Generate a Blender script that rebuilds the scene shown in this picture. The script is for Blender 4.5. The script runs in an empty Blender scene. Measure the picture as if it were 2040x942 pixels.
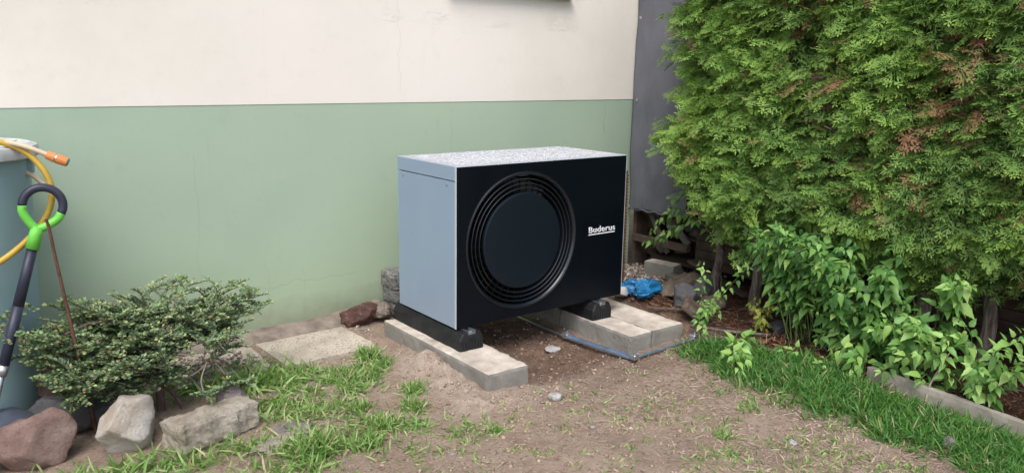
import bpy, bmesh, math, random
import numpy as np
from mathutils import Vector, Matrix, noise as mnoise
random.seed(7); RNG = np.random.default_rng(7)
scene = bpy.context.scene
col = scene.collection
R = math.radians

# ---------------------------------------------------------------- camera
def cam_axes(yaw, pitch, roll):
    cy, sy = math.cos(yaw), math.sin(yaw)
    f = Vector((-sy, cy, 0)); r = Vector((cy, sy, 0)); u = Vector((0, 0, 1))
    cp, sp = math.cos(pitch), math.sin(pitch)
    f2 = f*cp - u*sp; u2 = u*cp + f*sp
    cr, sr = math.cos(roll), math.sin(roll)
    return r*cr + u2*sr, u2*cr - r*sr, f2
cd = bpy.data.cameras.new('camera'); cam = bpy.data.objects.new('camera', cd); col.objects.link(cam)
r_, u_, f_ = cam_axes(-0.652402166, 0.204931101, 0.015434778)
M = Matrix((r_, u_, -f_)).transposed().to_4x4(); M.translation = Vector((-2.0607, -3.1435, 1.4349))
cam.matrix_world = M
cd.sensor_fit = 'HORIZONTAL'; cd.sensor_width = 36; cd.lens = 28.238; cd.clip_start = .02; cd.clip_end = 1500
scene.camera = cam
# ---------------------------------------------------------------- light
SUN_EL, SUN_AZ = 58, 222
world = bpy.data.worlds.new('World'); scene.world = world; world.use_nodes = True
nt = world.node_tree; nt.nodes.clear()
sky = nt.nodes.new('ShaderNodeTexSky'); sky.sky_type = 'NISHITA'; sky.sun_disc = False
sky.sun_elevation = R(SUN_EL); sky.sun_rotation = R(SUN_AZ); sky.air_density = 1.0; sky.dust_density = 3.0
hs = nt.nodes.new('ShaderNodeHueSaturation'); hs.inputs['Saturation'].default_value = 0.62
bg = nt.nodes.new('ShaderNodeBackground'); bg.inputs['Strength'].default_value = 0.15
wo = nt.nodes.new('ShaderNodeOutputWorld')
nt.links.new(sky.outputs[0], hs.inputs['Color']); nt.links.new(hs.outputs[0], bg.inputs[0]); nt.links.new(bg.outputs[0], wo.inputs[0])
sd = bpy.data.lights.new('sun', 'SUN'); sd.energy = 1.3; sd.angle = R(35); sd.color = (1, .97, .93)
sun = bpy.data.objects.new('sun', sd); col.objects.link(sun)
sv = Vector((math.sin(R(SUN_AZ))*math.cos(R(SUN_EL)), math.cos(R(SUN_AZ))*math.cos(R(SUN_EL)), math.sin(R(SUN_EL))))
sun.rotation_mode = 'QUATERNION'; sun.rotation_quaternion = sv.to_track_quat('Z', 'Y'); sun.location = sv*20
scene.view_settings.view_transform = 'Standard'; scene.view_settings.look = 'None'
scene.view_settings.exposure = 0.70; scene.view_settings.gamma = 1
scene.render.engine = 'CYCLES'
scene.render.resolution_x = 1024; scene.render.resolution_y = 472

# ---------------------------------------------------------------- materials
class N:
    def __init__(s, name):
        s.m = bpy.data.materials.new(name); s.m.use_nodes = True; s.t = s.m.node_tree; s.t.nodes.clear()
        s.out = s.n('ShaderNodeOutputMaterial'); s.p = s.n('ShaderNodeBsdfPrincipled')
        s.l(s.p.outputs[0], s.out.inputs[0]); s.tc = s.n('ShaderNodeTexCoord')
    def n(s, t, **k):
        x = s.t.nodes.new(t)
        for a, b in k.items(): setattr(x, a, b)
        return x
    def l(s, a, b): s.t.links.new(a, b)
    def noise(s, scale, detail=5, rough=.55, vec=None, sc=None):
        x = s.n('ShaderNodeTexNoise'); x.inputs['Scale'].default_value = scale; x.inputs['Detail'].default_value = detail
        x.inputs['Roughness'].default_value = rough
        v = vec if vec is not None else s.tc.outputs['Object']
        if sc:
            mp = s.n('ShaderNodeMapping'); mp.inputs['Scale'].default_value = sc; s.l(v, mp.inputs[0]); v = mp.outputs[0]
        s.l(v, x.inputs['Vector']); return x.outputs[0]
    def ramp(s, fac, stops):
        x = s.n('ShaderNodeValToRGB'); e = x.color_ramp.elements
        while len(e) < len(stops): e.new(.5)
        for i, (p, c) in enumerate(stops):
            e[i].position = p; e[i].color = (c[0], c[1], c[2], 1) if not isinstance(c, (int, float)) else (c, c, c, 1)
        s.l(fac, x.inputs[0]); return x.outputs[0]
    def mix(s, fac, a, b, mode='MIX'):
        x = s.n('ShaderNodeMix', data_type='RGBA', blend_type=mode)
        for v, i in ((fac, 0), (a, 6), (b, 7)):
            if hasattr(v, 'node'): s.l(v, x.inputs[i])
            else: x.inputs[i].default_value = v if i == 0 else (*v[:3], 1)
        return x.outputs[2]
    def math(s, op, a, b=None, c=None):
        x = s.n('ShaderNodeMath', operation=op)
        for i, v in enumerate((a, b, c)):
            if v is None: continue
            if hasattr(v, 'node'): s.l(v, x.inputs[i])
            else: x.inputs[i].default_value = v
        return x.outputs[0]
    def attr(s, name): x = s.n('ShaderNodeAttribute', attribute_name=name); return x.outputs['Fac']
    def bump(s, h, strength=.5, dist=.01, prev=None):
        x = s.n('ShaderNodeBump'); x.inputs['Strength'].default_value = strength; x.inputs['Distance'].default_value = dist
        s.l(h, x.inputs['Height'])
        if prev is not None: s.l(prev, x.inputs['Normal'])
        s.l(x.outputs[0], s.p.inputs['Normal']); return x.outputs[0]
    def base(s, c):
        if hasattr(c, 'node'): s.l(c, s.p.inputs['Base Color'])
        else: s.p.inputs['Base Color'].default_value = (*c, 1)
    def set(s, rough=.6, metal=0, spec=.5):
        s.p.inputs['Roughness'].default_value = rough; s.p.inputs['Metallic'].default_value = metal
        s.p.inputs['Specular IOR Level'].default_value = spec

def pmat(name, c1, c2, scale=8, rough=.8, bump=.4, bscale=60, metal=0, spec=.4, speck=None, dist=.004, detail=6):
    k = N(name); f = k.noise(scale, detail)
    c = k.ramp(f, [(.3, c1), (.7, c2)])
    if speck:
        f2 = k.noise(speck[1], 3); c = k.mix(k.ramp(f2, [(speck[2], 0.), (speck[2]+.06, 1.)]), c, speck[0])
    k.base(c); k.set(rough, metal, spec)
    if bump: k.bump(k.noise(bscale, 6, .65), bump, dist)
    return k.m

def leafmat(name, dark, mid, light, dead=(.16, .07, .035), tipc=None, rough=.55, trans=.25, objrand=False, spec=.3):
    k = N(name)
    if objrand:
        oi = k.n('ShaderNodeObjectInfo'); f = oi.outputs['Random']
    else: f = k.attr('tb')
    c = k.ramp(f, [(0, dark), (.5, mid), (1, light)])
    if tipc: c = k.mix(k.math('MULTIPLY', k.attr('ta'), .75), c, tipc)
    c = k.mix(k.attr('tc'), c, dead)
    if objrand:
        c = k.mix(k.ramp(k.noise(60, 2), [(.62, 0.), (.7, .35)]), c, (.3, .22, .08))
    k.base(c); k.set(rough, 0, spec)
    tr = k.n('ShaderNodeBsdfTranslucent'); mx = k.n('ShaderNodeMixShader'); mx.inputs[0].default_value = trans
    k.l(k.mix(.5, c, (.25, .45, .05), 'MIX'), tr.inputs[0]) if trans > .3 else k.l(c, tr.inputs[0])
    k.l(k.p.outputs[0], mx.inputs[1]); k.l(tr.outputs[0], mx.inputs[2]); k.l(mx.outputs[0], k.out.inputs[0])
    return k.m

def wallmat(name, base, cracks, tint=None, dirt_and_bounce=False, flake=None):
    k = N(name); sep = k.n('ShaderNodeSeparateXYZ'); k.l(k.tc.outputs['Object'], sep.inputs[0])
    X, Z = sep.outputs[0], sep.outputs[2]
    b = np.array(base)
    c = k.ramp(k.noise(1.1, 6, .6), [(.25, tuple(b*.88)), (.7, tuple(np.minimum(b*1.06, .95)))])
    c = k.mix(k.ramp(k.noise(22, 5, .75, sc=(1, 1, .6)), [(.5, 0.), (.85, .22)]), c, tuple(b*.8))
    if tint: c = k.mix(k.ramp(k.noise(.55, 3), [(.35, 0.), (.65, 1.)]), c, tint)
    c = k.mix(k.ramp(k.noise(9, 6, .7), [(.55, 0.), (.8, .35)]), c, tuple(b*.8))
    c = k.mix(k.ramp(k.noise(5, 5, .6, sc=(3, 1, .35)), [(.62, 0.), (.8, .25)]), c, tuple(b*.72))
    h = k.math('MULTIPLY', k.noise(3, 3), 1.2)
    for (x0, z0, z1, w, s) in cracks:
        wig = k.math('MULTIPLY_ADD', k.noise(4+x0, 6, .6, sc=(0, 0, 1)), .16, x0-.08)
        d = k.math('ABSOLUTE', k.math('SUBTRACT', X, wig))
        m = k.math('LESS_THAN', d, w)
        m = k.math('MULTIPLY', m, k.math('MULTIPLY', k.math('GREATER_THAN', Z, z0), k.math('LESS_THAN', Z, z1)))
        m = k.math('MULTIPLY', m, s)
        c = k.mix(m, c, tuple(b*.45)); h = k.math('SUBTRACT', h, m)
    if dirt_and_bounce:
        am = k.n('ShaderNodeMapRange'); am.inputs[1].default_value = 1.0; am.inputs[2].default_value = .15; k.l(k.math('ADD', Z, k.math('MULTIPLY', k.noise(1.8, 4), .5)), am.inputs[0])
        c = k.mix(k.math('MULTIPLY', am.outputs[0], .75), c, (.37, .46, .29))  # ground bounce light painted in: green turns yellower towards the bottom
        zz = k.math('SUBTRACT', k.math('MULTIPLY', k.noise(7, 6, .65), .26), Z)
        m = k.n('ShaderNodeMapRange'); m.inputs[1].default_value = -.08; m.inputs[2].default_value = .09; k.l(zz, m.inputs[0])
        c = k.mix(k.math('MULTIPLY', m.outputs[0], .55), c, (.20, .19, .13))
        # one near-horizontal hairline crack
        wz = k.math('MULTIPLY_ADD', k.noise(3, 6, .6, sc=(1, 0, 0)), .22, .16)
        d = k.math('LESS_THAN', k.math('ABSOLUTE', k.math('SUBTRACT', Z, wz)), .0022)
        d = k.math('MULTIPLY', d, k.math('MULTIPLY', k.math('GREATER_THAN', X, -.75), k.math('LESS_THAN', X, -.03)))
        c = k.mix(k.math('MULTIPLY', d, .22), c, (.16, .17, .12))
    if flake:
        f = k.noise(28, 8, .75, sc=(1, 1, 2.2)); gate = k.ramp(Z, [(.50, 0.), (.56, 1.)])
        big = k.ramp(k.noise(2.2, 3), [(.5, 0.), (.6, 1.)])
        m = k.math('MULTIPLY', k.math('MULTIPLY', big, k.math('GREATER_THAN', Z, flake)), k.ramp(f, [(.5, 0.), (.54, 1.)]))
        h = k.math('SUBTRACT', h, k.math('MULTIPLY', m, .5)); c = k.mix(k.math('MULTIPLY', m, .12), c, tuple(b*.7))
    k.base(c); k.set(.85, 0, .25)
    bn = k.bump(h, .5, .004); k.bump(k.noise(140, 4, .7), .12, .002, bn)
    return k.m

MT = {}
MT['cream'] = wallmat('cream_render', (.82, .77, .695), [(.27, 1.3, 1.9, .0013, .3), (-.52, 1.25, 1.95, .001, .12)], tint=(.83, .765, .705), flake=1.68)
MT['green'] = wallmat('green_paint', (.365, .475, .375), [(-.9, .3, 1.0, .001, .3), (.62, .9, 1.15, .0015, .3), (1.9, 1.0, 1.2, .002, .5), (-.55, .06, .4, .001, .3), (-.35, .05, .35, .001, .3)], tint=(.40, .495, .365), dirt_and_bounce=True)
MT['rough_base'] = pmat('crumbling_render', (.16, .13, .105), (.34, .28, .235), 14, .95, .9, 45, dist=.02)
MT['white_frame'] = pmat('sill_metal', (.16, .13, .10), (.22, .18, .15), 5, .5, .1)
MT['glass'] = pmat('window_glass', (.03, .04, .05), (.05, .06, .07), 1, .08, 0)
k = N('cast_concrete'); c = k.ramp(k.noise(5, 7, .6), [(.3, (.20, .19, .17)), (.7, (.31, .295, .265))])
c = k.mix(k.ramp(k.noise(9, 6, .7, sc=(1, 1, .15)), [(.5, 0.), (.75, .4)]), c, (.17, .16, .14))
c = k.mix(k.ramp(k.noise(70, 4), [(.62, 0.), (.72, .35)]), c, (.55, .52, .46))
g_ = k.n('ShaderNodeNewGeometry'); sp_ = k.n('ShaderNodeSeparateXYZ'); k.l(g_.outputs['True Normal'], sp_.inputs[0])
top_tone = k.ramp(k.noise(11, 8, .7), [(.3, (.32, .25, .19)), (.45, (.50, .43, .36)), (.7, (.66, .61, .54))])
c = k.mix(k.math('MULTIPLY', k.ramp(sp_.outputs[2], [(.6, 0.), (.9, 1.)]), k.ramp(k.noise(6, 6), [(.25, .45), (.6, 1.)])), c, top_tone)  # paler mottled tone mixed in on faces that point up
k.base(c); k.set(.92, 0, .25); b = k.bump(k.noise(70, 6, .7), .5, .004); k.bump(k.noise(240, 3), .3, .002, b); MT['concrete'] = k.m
MT['concrete_kerb'] = pmat('kerb_concrete', (.22, .20, .165), (.36, .33, .28), 9, .9, .6, 80, dist=.004)
MT['slab'] = pmat('old_slab', (.34, .29, .235), (.54, .47, .39), 7, .95, .8, 70, speck=((.24, .20, .165), 90, .55), dist=.006)
MT['grey_block'] = pmat('grey_block', (.16, .155, .15), (.30, .29, .28), 30, .95, 1, 55, speck=((.07, .065, .06), 90, .55), dist=.012)
MT['brick'] = pmat('old_brick', (.065, .034, .028), (.15, .078, .062), 12, .9, .9, 50, dist=.012, speck=((.26, .19, .15), 25, .62))
k = N('black_enamel'); c = k.ramp(k.noise(1.2, 3), [(.3, (.0012, .0026, .0062)), (.7, (.0020, .0036, .0080))])
c = k.mix(k.ramp(k.noise(26, 6, .7), [(.62, 0.), (.8, .10)]), c, (.10, .095, .085))
k.base(c); k.set(.36, 0, .25); k.l(k.ramp(k.noise(5, 5), [(.3, .30), (.7, .44)]), k.p.inputs['Roughness']); MT['black_sheet'] = k.m
MT['black_plastic'] = pmat('black_plastic', (.006, .008, .012), (.009, .012, .017), 5, .28, .05, 300, spec=.6)
MT['hub'] = pmat('hub_enamel', (.0055, .0100, .0165), (.0065, .0115, .0185), 2, .36, .02, 400, spec=.3)
MT['dark_void'] = pmat('fan_cavity', (.003, .003, .003), (.005, .005, .005), 5, .8, 0)
k = N('silver_enamel'); c = k.ramp(k.noise(1.5, 3), [(.3, (.275, .355, .475)), (.7, (.30, .385, .51))])
sp_ = k.n('ShaderNodeSeparateXYZ'); k.l(k.tc.outputs['Object'], sp_.inputs[0])
md_ = k.n('ShaderNodeMapRange'); md_.inputs[1].default_value = .36; md_.inputs[2].default_value = .18; k.l(sp_.outputs[2], md_.inputs[0])
spl = k.math('MULTIPLY', md_.outputs[0], k.ramp(k.noise(55, 6, .7), [(.52, 0.), (.66, .6)])); c = k.mix(spl, c, (.33, .27, .21))
c = k.mix(k.ramp(k.noise(6, 5, .6, sc=(1, 1, .2)), [(.55, 0.), (.8, .12)]), c, (.42, .43, .43))
k.base(c); k.p.inputs['Metallic'].default_value = .15; k.l(k.ramp(k.noise(7, 5), [(.3, .32), (.7, .46)]), k.p.inputs['Roughness']); MT['grey_sheet'] = k.m
MT['lid'] = pmat('lid_enamel', (.37, .38, .43), (.41, .42, .47), 3, .38, .02, 500, metal=.05)
MT['edge'] = pmat('bright_edge', (.45, .50, .55), (.5, .55, .6), 3, .35, 0)
MT['steel'] = pmat('galvanised_steel', (.36, .39, .43), (.55, .58, .62), 40, .34, .15, 200, metal=.85)
MT['blue_steel'] = pmat('zinc_pipe', (.25, .34, .46), (.40, .50, .62), 25, .32, .1, 200, metal=.7)
MT['white'] = pmat('white_print', (.80, .80, .84), (.84, .84, .88), 5, .5, 0)
MT['rubber'] = pmat('recycled_rubber', (.006, .0065, .008), (.016, .017, .02), 20, .55, .6, 220, dist=.003)
MT['grey_dust'] = pmat('dusty_metal', (.30, .32, .33), (.45, .47, .48), 30, .5, .2, 200, metal=.4)
MT['rust'] = pmat('rust', (.07, .032, .02), (.17, .085, .055), 45, .85, .6, 180, dist=.003)
MT['bin'] = pmat('weathered_bin', (.20, .31, .335), (.27, .385, .41), 1.5, .6, .15, 40)
MT['bin_lid'] = pmat('weathered_lid', (.33, .36, .37), (.58, .58, .57), 10, .55, .2, 40, speck=((.25, .24, .20), 18, .6))
MT['hose_yellow'] = pmat('yellow_hose', (.42, .27, .035), (.52, .35, .05), 12, .42, .1)
MT['hose_beige'] = pmat('beige_hose', (.50, .40, .27), (.58, .48, .34), 12, .45, .1)
MT['orange'] = pmat('orange_plastic', (.55, .19, .05), (.66, .25, .08), 12, .45, .1)
MT['teal'] = pmat('teal_plastic', (.02, .22, .20), (.03, .28, .25), 12, .4, .1)
MT['navy'] = pmat('dark_grip', (.022, .025, .045), (.032, .036, .06), 12, .42, .15, 200)
MT['lime'] = pmat('lime_plastic', (.13, .50, .06), (.17, .60, .08), 18, .45, .15)
MT['alu'] = pmat('aluminium_tube', (.52, .54, .56), (.66, .68, .70), 22, .3, .1, metal=.85)
MT['guard'] = pmat('guard_plastic', (.05, .06, .085), (.08, .09, .12), 8, .45, .1)
MT['bark'] = pmat('shrub_bark', (.075, .05, .042), (.17, .12, .105), 35, .9, .7, 120, dist=.004)
MT['deadtwig'] = pmat('dry_twig', (.24, .19, .15), (.40, .33, .27), 40, .9, .4)
MT['board'] = pmat('weathered_board', (.045, .032, .026), (.125, .088, .066), 9, .85, .6, 60, dist=.004)
MT['board_grey'] = pmat('grey_board', (.10, .085, .075), (.20, .175, .155), 12, .9, .5, 60)
MT['blue_film'] = pmat('blue_film', (.010, .13, .33), (.02, .22, .46), 8, .25, .6, 22, dist=.012, spec=.6)
MT['felt'] = pmat('old_felt', (.10, .078, .06), (.24, .19, .15), 14, .95, 1, 70, dist=.01)
MT['white_scrap'] = pmat('white_scrap', (.55, .52, .48), (.72, .70, .67), 20, .7, .4)
MT['stem'] = pmat('green_stem', (.10, .16, .04), (.18, .24, .08), 20, .6, .1)
MT['net_eyelet'] = pmat('eyelet', (.5, .5, .5), (.6, .6, .6), 20, .35, 0, metal=.6)

def rockmat(name, c1, c2, c3, sc=6):
    k = N(name); f = k.noise(sc, 8, .65)
    c = k.ramp(f, [(.3, c1), (.5, c2), (.7, c3)])
    c = k.mix(k.ramp(k.noise(sc*9, 4), [(.55, 0.), (.75, .5)]), c, tuple(np.array(c1)*.6))
    k.base(c); k.set(.9, 0, .3); b = k.bump(k.noise(sc*3, 8, .7), .8, .03); k.bump(k.noise(70, 6, .8), .9, .008, b)
    return k.m
MT['rock_pink'] = rockmat('pink_granite', (.18, .115, .095), (.30, .20, .17), (.38, .29, .25), 7)
MT['rock_grey'] = rockmat('grey_rock', (.085, .085, .09), (.14, .135, .14), (.20, .19, .19), 5)
MT['rock_brown'] = rockmat('brown_rock', (.09, .065, .05), (.17, .125, .10), (.23, .18, .145), 5)
MT['rock_cream'] = rockmat('cream_rock', (.40, .31, .22), (.56, .50, .43), (.62, .60, .57), 4)
MT['rock_tan'] = rockmat('tan_rubble', (.27, .225, .17), (.42, .37, .30), (.52, .47, .40), 8)
MT['rock_violet'] = rockmat('violet_stone', (.16, .13, .13), (.27, .23, .23), (.36, .32, .31), 8)
MT['pebble'] = rockmat('pale_pebble', (.42, .39, .36), (.60, .58, .56), (.72, .71, .70), 12)

# shade net : woven, faded
k = N('shade_net'); c = k.ramp(k.noise(2.5, 5), [(.3, (.105, .108, .128)), (.7, (.15, .152, .175))])
c = k.mix(k.ramp(k.noise(30, 4, .6, sc=(1, 8, .25)), [(.45, 0.), (.75, .6)]), c, (.19, .19, .205))
k.base(c); k.set(.85, 0, .25)
w = k.n('ShaderNodeTexWave'); w.wave_type = 'BANDS'; w.bands_direction = 'Z'; w.inputs['Scale'].default_value = 120; w.inputs['Distortion'].default_value = 1; k.l(k.tc.outputs['Object'], w.inputs[0])
k.bump(w.outputs[1], .3, .002); MT['net'] = k.m
# water drops
k = N('rain_water'); k.base((.56, .57, .61)); k.set(.22, 0, .5); MT['water'] = k.m
# trunk
k = N('thuja_bark'); c = k.ramp(k.noise(14, 8, .7, sc=(4, 4, .5)), [(.3, (.06, .045, .038)), (.5, (.20, .16, .14)), (.7, (.42, .37, .33))])
k.base(c); k.set(.95, 0, .2); k.bump(k.noise(18, 8, .7, sc=(4, 4, .4)), 1, .02); MT['trunk'] = k.m
# ground
k = N('ground_soil')
sand = k.ramp(k.noise(5, 8, .6), [(.25, (.31, .215, .155)), (.5, (.45, .335, .255)), (.75, (.57, .45, .36))])
sand = k.mix(k.ramp(k.noise(1.7, 4), [(.4, 0.), (.65, .5)]), sand, (.40, .315, .26))
sand = k.mix(k.ramp(k.noise(85, 3), [(.57, 0.), (.66, .7)]), sand, (.58, .48, .40))
sand = k.mix(k.ramp(k.noise(60, 4), [(.56, 0.), (.68, .7)]), sand, (.17, .11, .08))
dark = k.ramp(k.noise(12, 8, .7), [(.3, (.13, .082, .060)), (.6, (.26, .17, .125)), (.8, (.38, .27, .21))])
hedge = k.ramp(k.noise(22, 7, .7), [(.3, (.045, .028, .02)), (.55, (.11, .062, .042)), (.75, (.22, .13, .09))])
grass_soil = k.ramp(k.noise(12, 6, .7), [(.3, (.06, .055, .03)), (.7, (.15, .125, .075))])
sand = k.mix(k.math('MULTIPLY', k.attr('m4'), k.ramp(k.noise(14, 6, .7), [(.35, .2), (.6, .9)])), sand, (.64, .52, .43))
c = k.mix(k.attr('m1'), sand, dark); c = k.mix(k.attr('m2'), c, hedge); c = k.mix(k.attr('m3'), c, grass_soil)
k.base(c); k.set(.95, 0, .2)
b = k.bump(k.noise(35, 8, .75), 1, .03); k.bump(k.noise(190, 4, .8), .9, .006, b); MT['ground'] = k.m

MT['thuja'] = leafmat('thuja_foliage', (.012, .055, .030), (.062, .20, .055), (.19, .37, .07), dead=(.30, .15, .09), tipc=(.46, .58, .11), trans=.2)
MT['thuja_spray'] = leafmat('thuja_spray', (.03, .11, .035), (.08, .21, .045), (.18, .34, .055), tipc=(.42, .54, .10), objrand=True, trans=.22)
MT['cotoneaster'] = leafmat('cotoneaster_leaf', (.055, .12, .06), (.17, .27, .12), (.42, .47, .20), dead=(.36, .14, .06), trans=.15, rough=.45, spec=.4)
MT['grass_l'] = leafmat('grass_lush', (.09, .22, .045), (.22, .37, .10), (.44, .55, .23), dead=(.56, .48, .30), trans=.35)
MT['grass_r'] = leafmat('grass_dark', (.04, .135, .030), (.08, .22, .045), (.17, .34, .075), dead=(.46, .40, .22), trans=.35)  # fine blades of a darker green for the right band
MT['bigleaf'] = leafmat('shrub_leaf', (.10, .25, .055), (.21, .42, .095), (.38, .58, .16), objrand=True, trans=.3, rough=.42, spec=.45)
MT['bigleaf_mass'] = leafmat('shrub_leaf_mass', (.05, .15, .035), (.11, .27, .06), (.20, .38, .09), trans=.3, rough=.42)
MT['yellowleaf'] = leafmat('yellowing_leaf', (.16, .26, .05), (.36, .38, .07), (.52, .40, .08), objrand=True, trans=.3)
k = N('straw'); k.base(k.ramp(k.attr('tb'), [(0, (.15, .10, .075)), (.5, (.38, .29, .225)), (1, (.60, .50, .41))])); k.set(.9, 0, .2); MT['straw'] = k.m
k = N('chips'); k.base(k.ramp(k.attr('tb'), [(0, (.06, .03, .02)), (.5, (.19, .085, .045)), (1, (.36, .20, .12))])); k.set(.9, 0, .2); MT['chips'] = k.m
k = N('clods'); k.base(k.ramp(k.attr('tb'), [(0, (.15, .095, .07)), (.5, (.40, .30, .235)), (1, (.55, .44, .36))])); k.set(.95, 0, .2); k.bump(k.noise(90, 4), .5, .004); MT['clods'] = k.m
k = N('gravel'); k.base(k.ramp(k.attr('tb'), [(0, (.10, .09, .085)), (.5, (.27, .22, .18)), (.8, (.42, .33, .27)), (1, (.66, .60, .55))])); k.set(.85, 0, .3); k.bump(k.noise(90, 4), .4, .004); MT['gravel'] = k.m

# ---------------------------------------------------------------- noise + helpers
def vnoise(x, y, seed=0):
    xi = np.floor(x).astype(np.int64); yi = np.floor(y).astype(np.int64); fx = x-xi; fy = y-yi
    fx = fx*fx*(3-2*fx); fy = fy*fy*(3-2*fy)
    def h(a, b):
        n = (a*374761393 + b*668265263 + seed*974711) & 0xffffffff
        n = ((n ^ (n >> 13))*1274126177) & 0xffffffff
        return ((n ^ (n >> 16)) & 0xffff)/65535.0
    return (h(xi, yi)*(1-fx)+h(xi+1, yi)*fx)*(1-fy) + (h(xi, yi+1)*(1-fx)+h(xi+1, yi+1)*fx)*fy
def fbm(x, y, sc, octs=4, seed=0, gain=.5):
    x = np.asarray(x, float); y = np.asarray(y, float)
    s = 0; a = 1; t = 0
    for o in range(octs):
        s = s + a*vnoise(x*sc*2**o + 17.3*o, y*sc*2**o - 9.1*o, seed+o*7); t += a; a *= gain
    return s/t*2-1
def sst(a, b, v): t = np.clip((v-a)/(b-a), 0, 1); return t*t*(3-2*t)
def blob(x, y, cx, cy, rx, ry, p=1): return np.exp(-(((x-cx)/rx)**2+((y-cy)/ry)**2)**p)
def pitm(x, y):
    m = sst(.12, .26, x)*(1-sst(.74, .9, x))*sst(-.52, -.25, y+.1*fbm(x, y, 4, 3, 5))
    m = np.maximum(m, .8*sst(1.2, 1.3, x)*(1-sst(1.45, 1.7, x))*sst(-.75, -.45, y))
    m = np.maximum(m, .55*blob(x, y, .75, -.5, .5, .13))
    return np.clip(m, 0, 1)
def hedgem(x, y):
    ex = 1.42 - .25*sst(-.9, -.4, y) + .06*fbm(x, y, 5, 3, 9)
    ex = np.where(y > -.45, 1.55, ex)
    return sst(ex-.08, ex+.08, x)
def ground_h(x, y, fine=True):
    x = np.asarray(x, float); y = np.asarray(y, float)
    h = .012*fbm(x, y, 1.5, 3, 1) + .004*fbm(x, y, 9, 3, 2)
    near = blob(x, y, -.12, -.02, .16, .5, 1.5)
    h += .030*near*(.75+.5*fbm(x, y, 7, 3, 3)) + .045*blob(x, y, -.12, .02, .07, .14)*(1+fbm(x, y, 14, 3, 33))
    h += .004*blob(x, y, .05, -.50, .25, .08)*(1+fbm(x, y, 12, 3, 8)) - .006*sst(-.3, -.1, x)*blob(x, y, .0, -.3, .4, .3)
    pm = pitm(x, y)
    h += pm*(-.03 + .026*fbm(x, y, 9, 5, 4, .6)) + pm*.05*blob(x, y, .35, .55, .3, .35)
    h += .02*blob(x, y, 1.15, -.42, .2, .05)
    hm = hedgem(x, y); h += hm*(.015 + .025*fbm(x, y, 6, 4, 6))
    lm = np.clip(near*1.2 + blob(x, y, .08, -.47, .3, .1) + .7*pm, 0, 1.2)
    h += lm*(.016*np.maximum(0, fbm(x, y, 17, 3, 13, .6)) + .010*np.maximum(0, fbm(x, y, 40, 2, 14)))
    if fine: h += .0055*fbm(x, y, 28, 4, 11, .6)*(.6+.8*blob(x, y, -.1, -.1, .4, .7)+pm)
    wall_fade = sst(3.5, 5, np.hypot(x, y+.8)); return h*(1-wall_fade)
def gz(x, y): return float(ground_h(np.array([x]), np.array([y]))[0])

def tag(o, label=None, cat=None, group=None, kind=None):
    if label: o['label'] = label
    if cat: o['category'] = cat
    if group: o['group'] = group
    if kind: o['kind'] = kind
    return o
def empty(name, loc, label, cat, group=None, rz=0):
    o = bpy.data.objects.new(name, None); o.location = loc; o.rotation_euler = (0, 0, rz); o.empty_display_size = .05
    col.objects.link(o); return tag(o, label, cat, group)
def link(name, me, m=None, parent=None, loc=None):
    o = bpy.data.objects.new(name, me); col.objects.link(o)
    if m is not None and not me.materials: me.materials.append(m)
    if parent is not None:
        o.parent = parent
        # geometry is authored in world space: cancel the chain of parent transforms
        mw = Matrix.Identity(4); p = parent; chain = []
        while p: chain.append(p); p = p.parent
        for p in reversed(chain): mw = mw @ p.matrix_parent_inverse @ p.matrix_basis
        o.matrix_parent_inverse = mw.inverted()
    if loc is not None: o.location = loc
    return o
def npmesh(name, v, f, m, attrs=None, parent=None, smooth=False):
    me = bpy.data.meshes.new(name); v = np.asarray(v, np.float32); f = np.asarray(f, np.int32); n = f.shape[1]
    me.vertices.add(len(v)); me.vertices.foreach_set('co', v.ravel())
    me.loops.add(f.size); me.loops.foreach_set('vertex_index', f.ravel())
    me.polygons.add(len(f)); me.polygons.foreach_set('loop_start', np.arange(0, f.size, n, dtype=np.int32))
    me.polygons.foreach_set('loop_total', np.full(len(f), n, np.int32))
    me.update(calc_edges=True)
    if smooth: me.polygons.foreach_set('use_smooth', np.ones(len(f), bool))
    for k_, a in (attrs or {}).items():
        at = me.attributes.new(k_, 'FLOAT', 'POINT'); at.data.foreach_set('value', np.asarray(a, np.float32))
    return link(name, me, m, parent)
def scatter(name, tv, tf, ta, loc, ax, ay, az, sc, tb, tc, m, parent=None, smooth=False):
    """many copies of one small template joined in one mesh"""
    n = len(loc); k_ = len(tv); sc = np.asarray(sc)
    if sc.ndim == 1: sc = np.repeat(sc[:, None], 3, 1)
    v = (loc[:, None, :] + (tv[None, :, 0]*sc[:, 0:1])[..., None]*ax[:, None, :] + (tv[None, :, 1]*sc[:, 1:2])[..., None]*ay[:, None, :]
         + (tv[None, :, 2]*sc[:, 2:3])[..., None]*az[:, None, :]).reshape(-1, 3)
    f = (tf[None] + (np.arange(n)*k_)[:, None, None]).reshape(-1, tf.shape[1])
    at = dict(ta=np.tile(ta, n), tb=np.repeat(tb, k_), tc=np.repeat(tc, k_))
    return npmesh(name, v, f, m, at, parent, smooth)
def frames(d, up):
    d = d/np.linalg.norm(d, axis=1, keepdims=True); z = up - (up*d).sum(1, keepdims=True)*d
    z /= np.linalg.norm(z, axis=1, keepdims=True)+1e-9; return np.cross(d, z), d, z
def bmlink(name, bm, m, parent=None, smooth=False):
    bmesh.ops.recalc_face_normals(bm, faces=bm.faces[:])
    me = bpy.data.meshes.new(name); bm.to_mesh(me); bm.free()
    if smooth: me.polygons.foreach_set('use_smooth', [True]*len(me.polygons))
    return link(name, me, m, parent)
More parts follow.
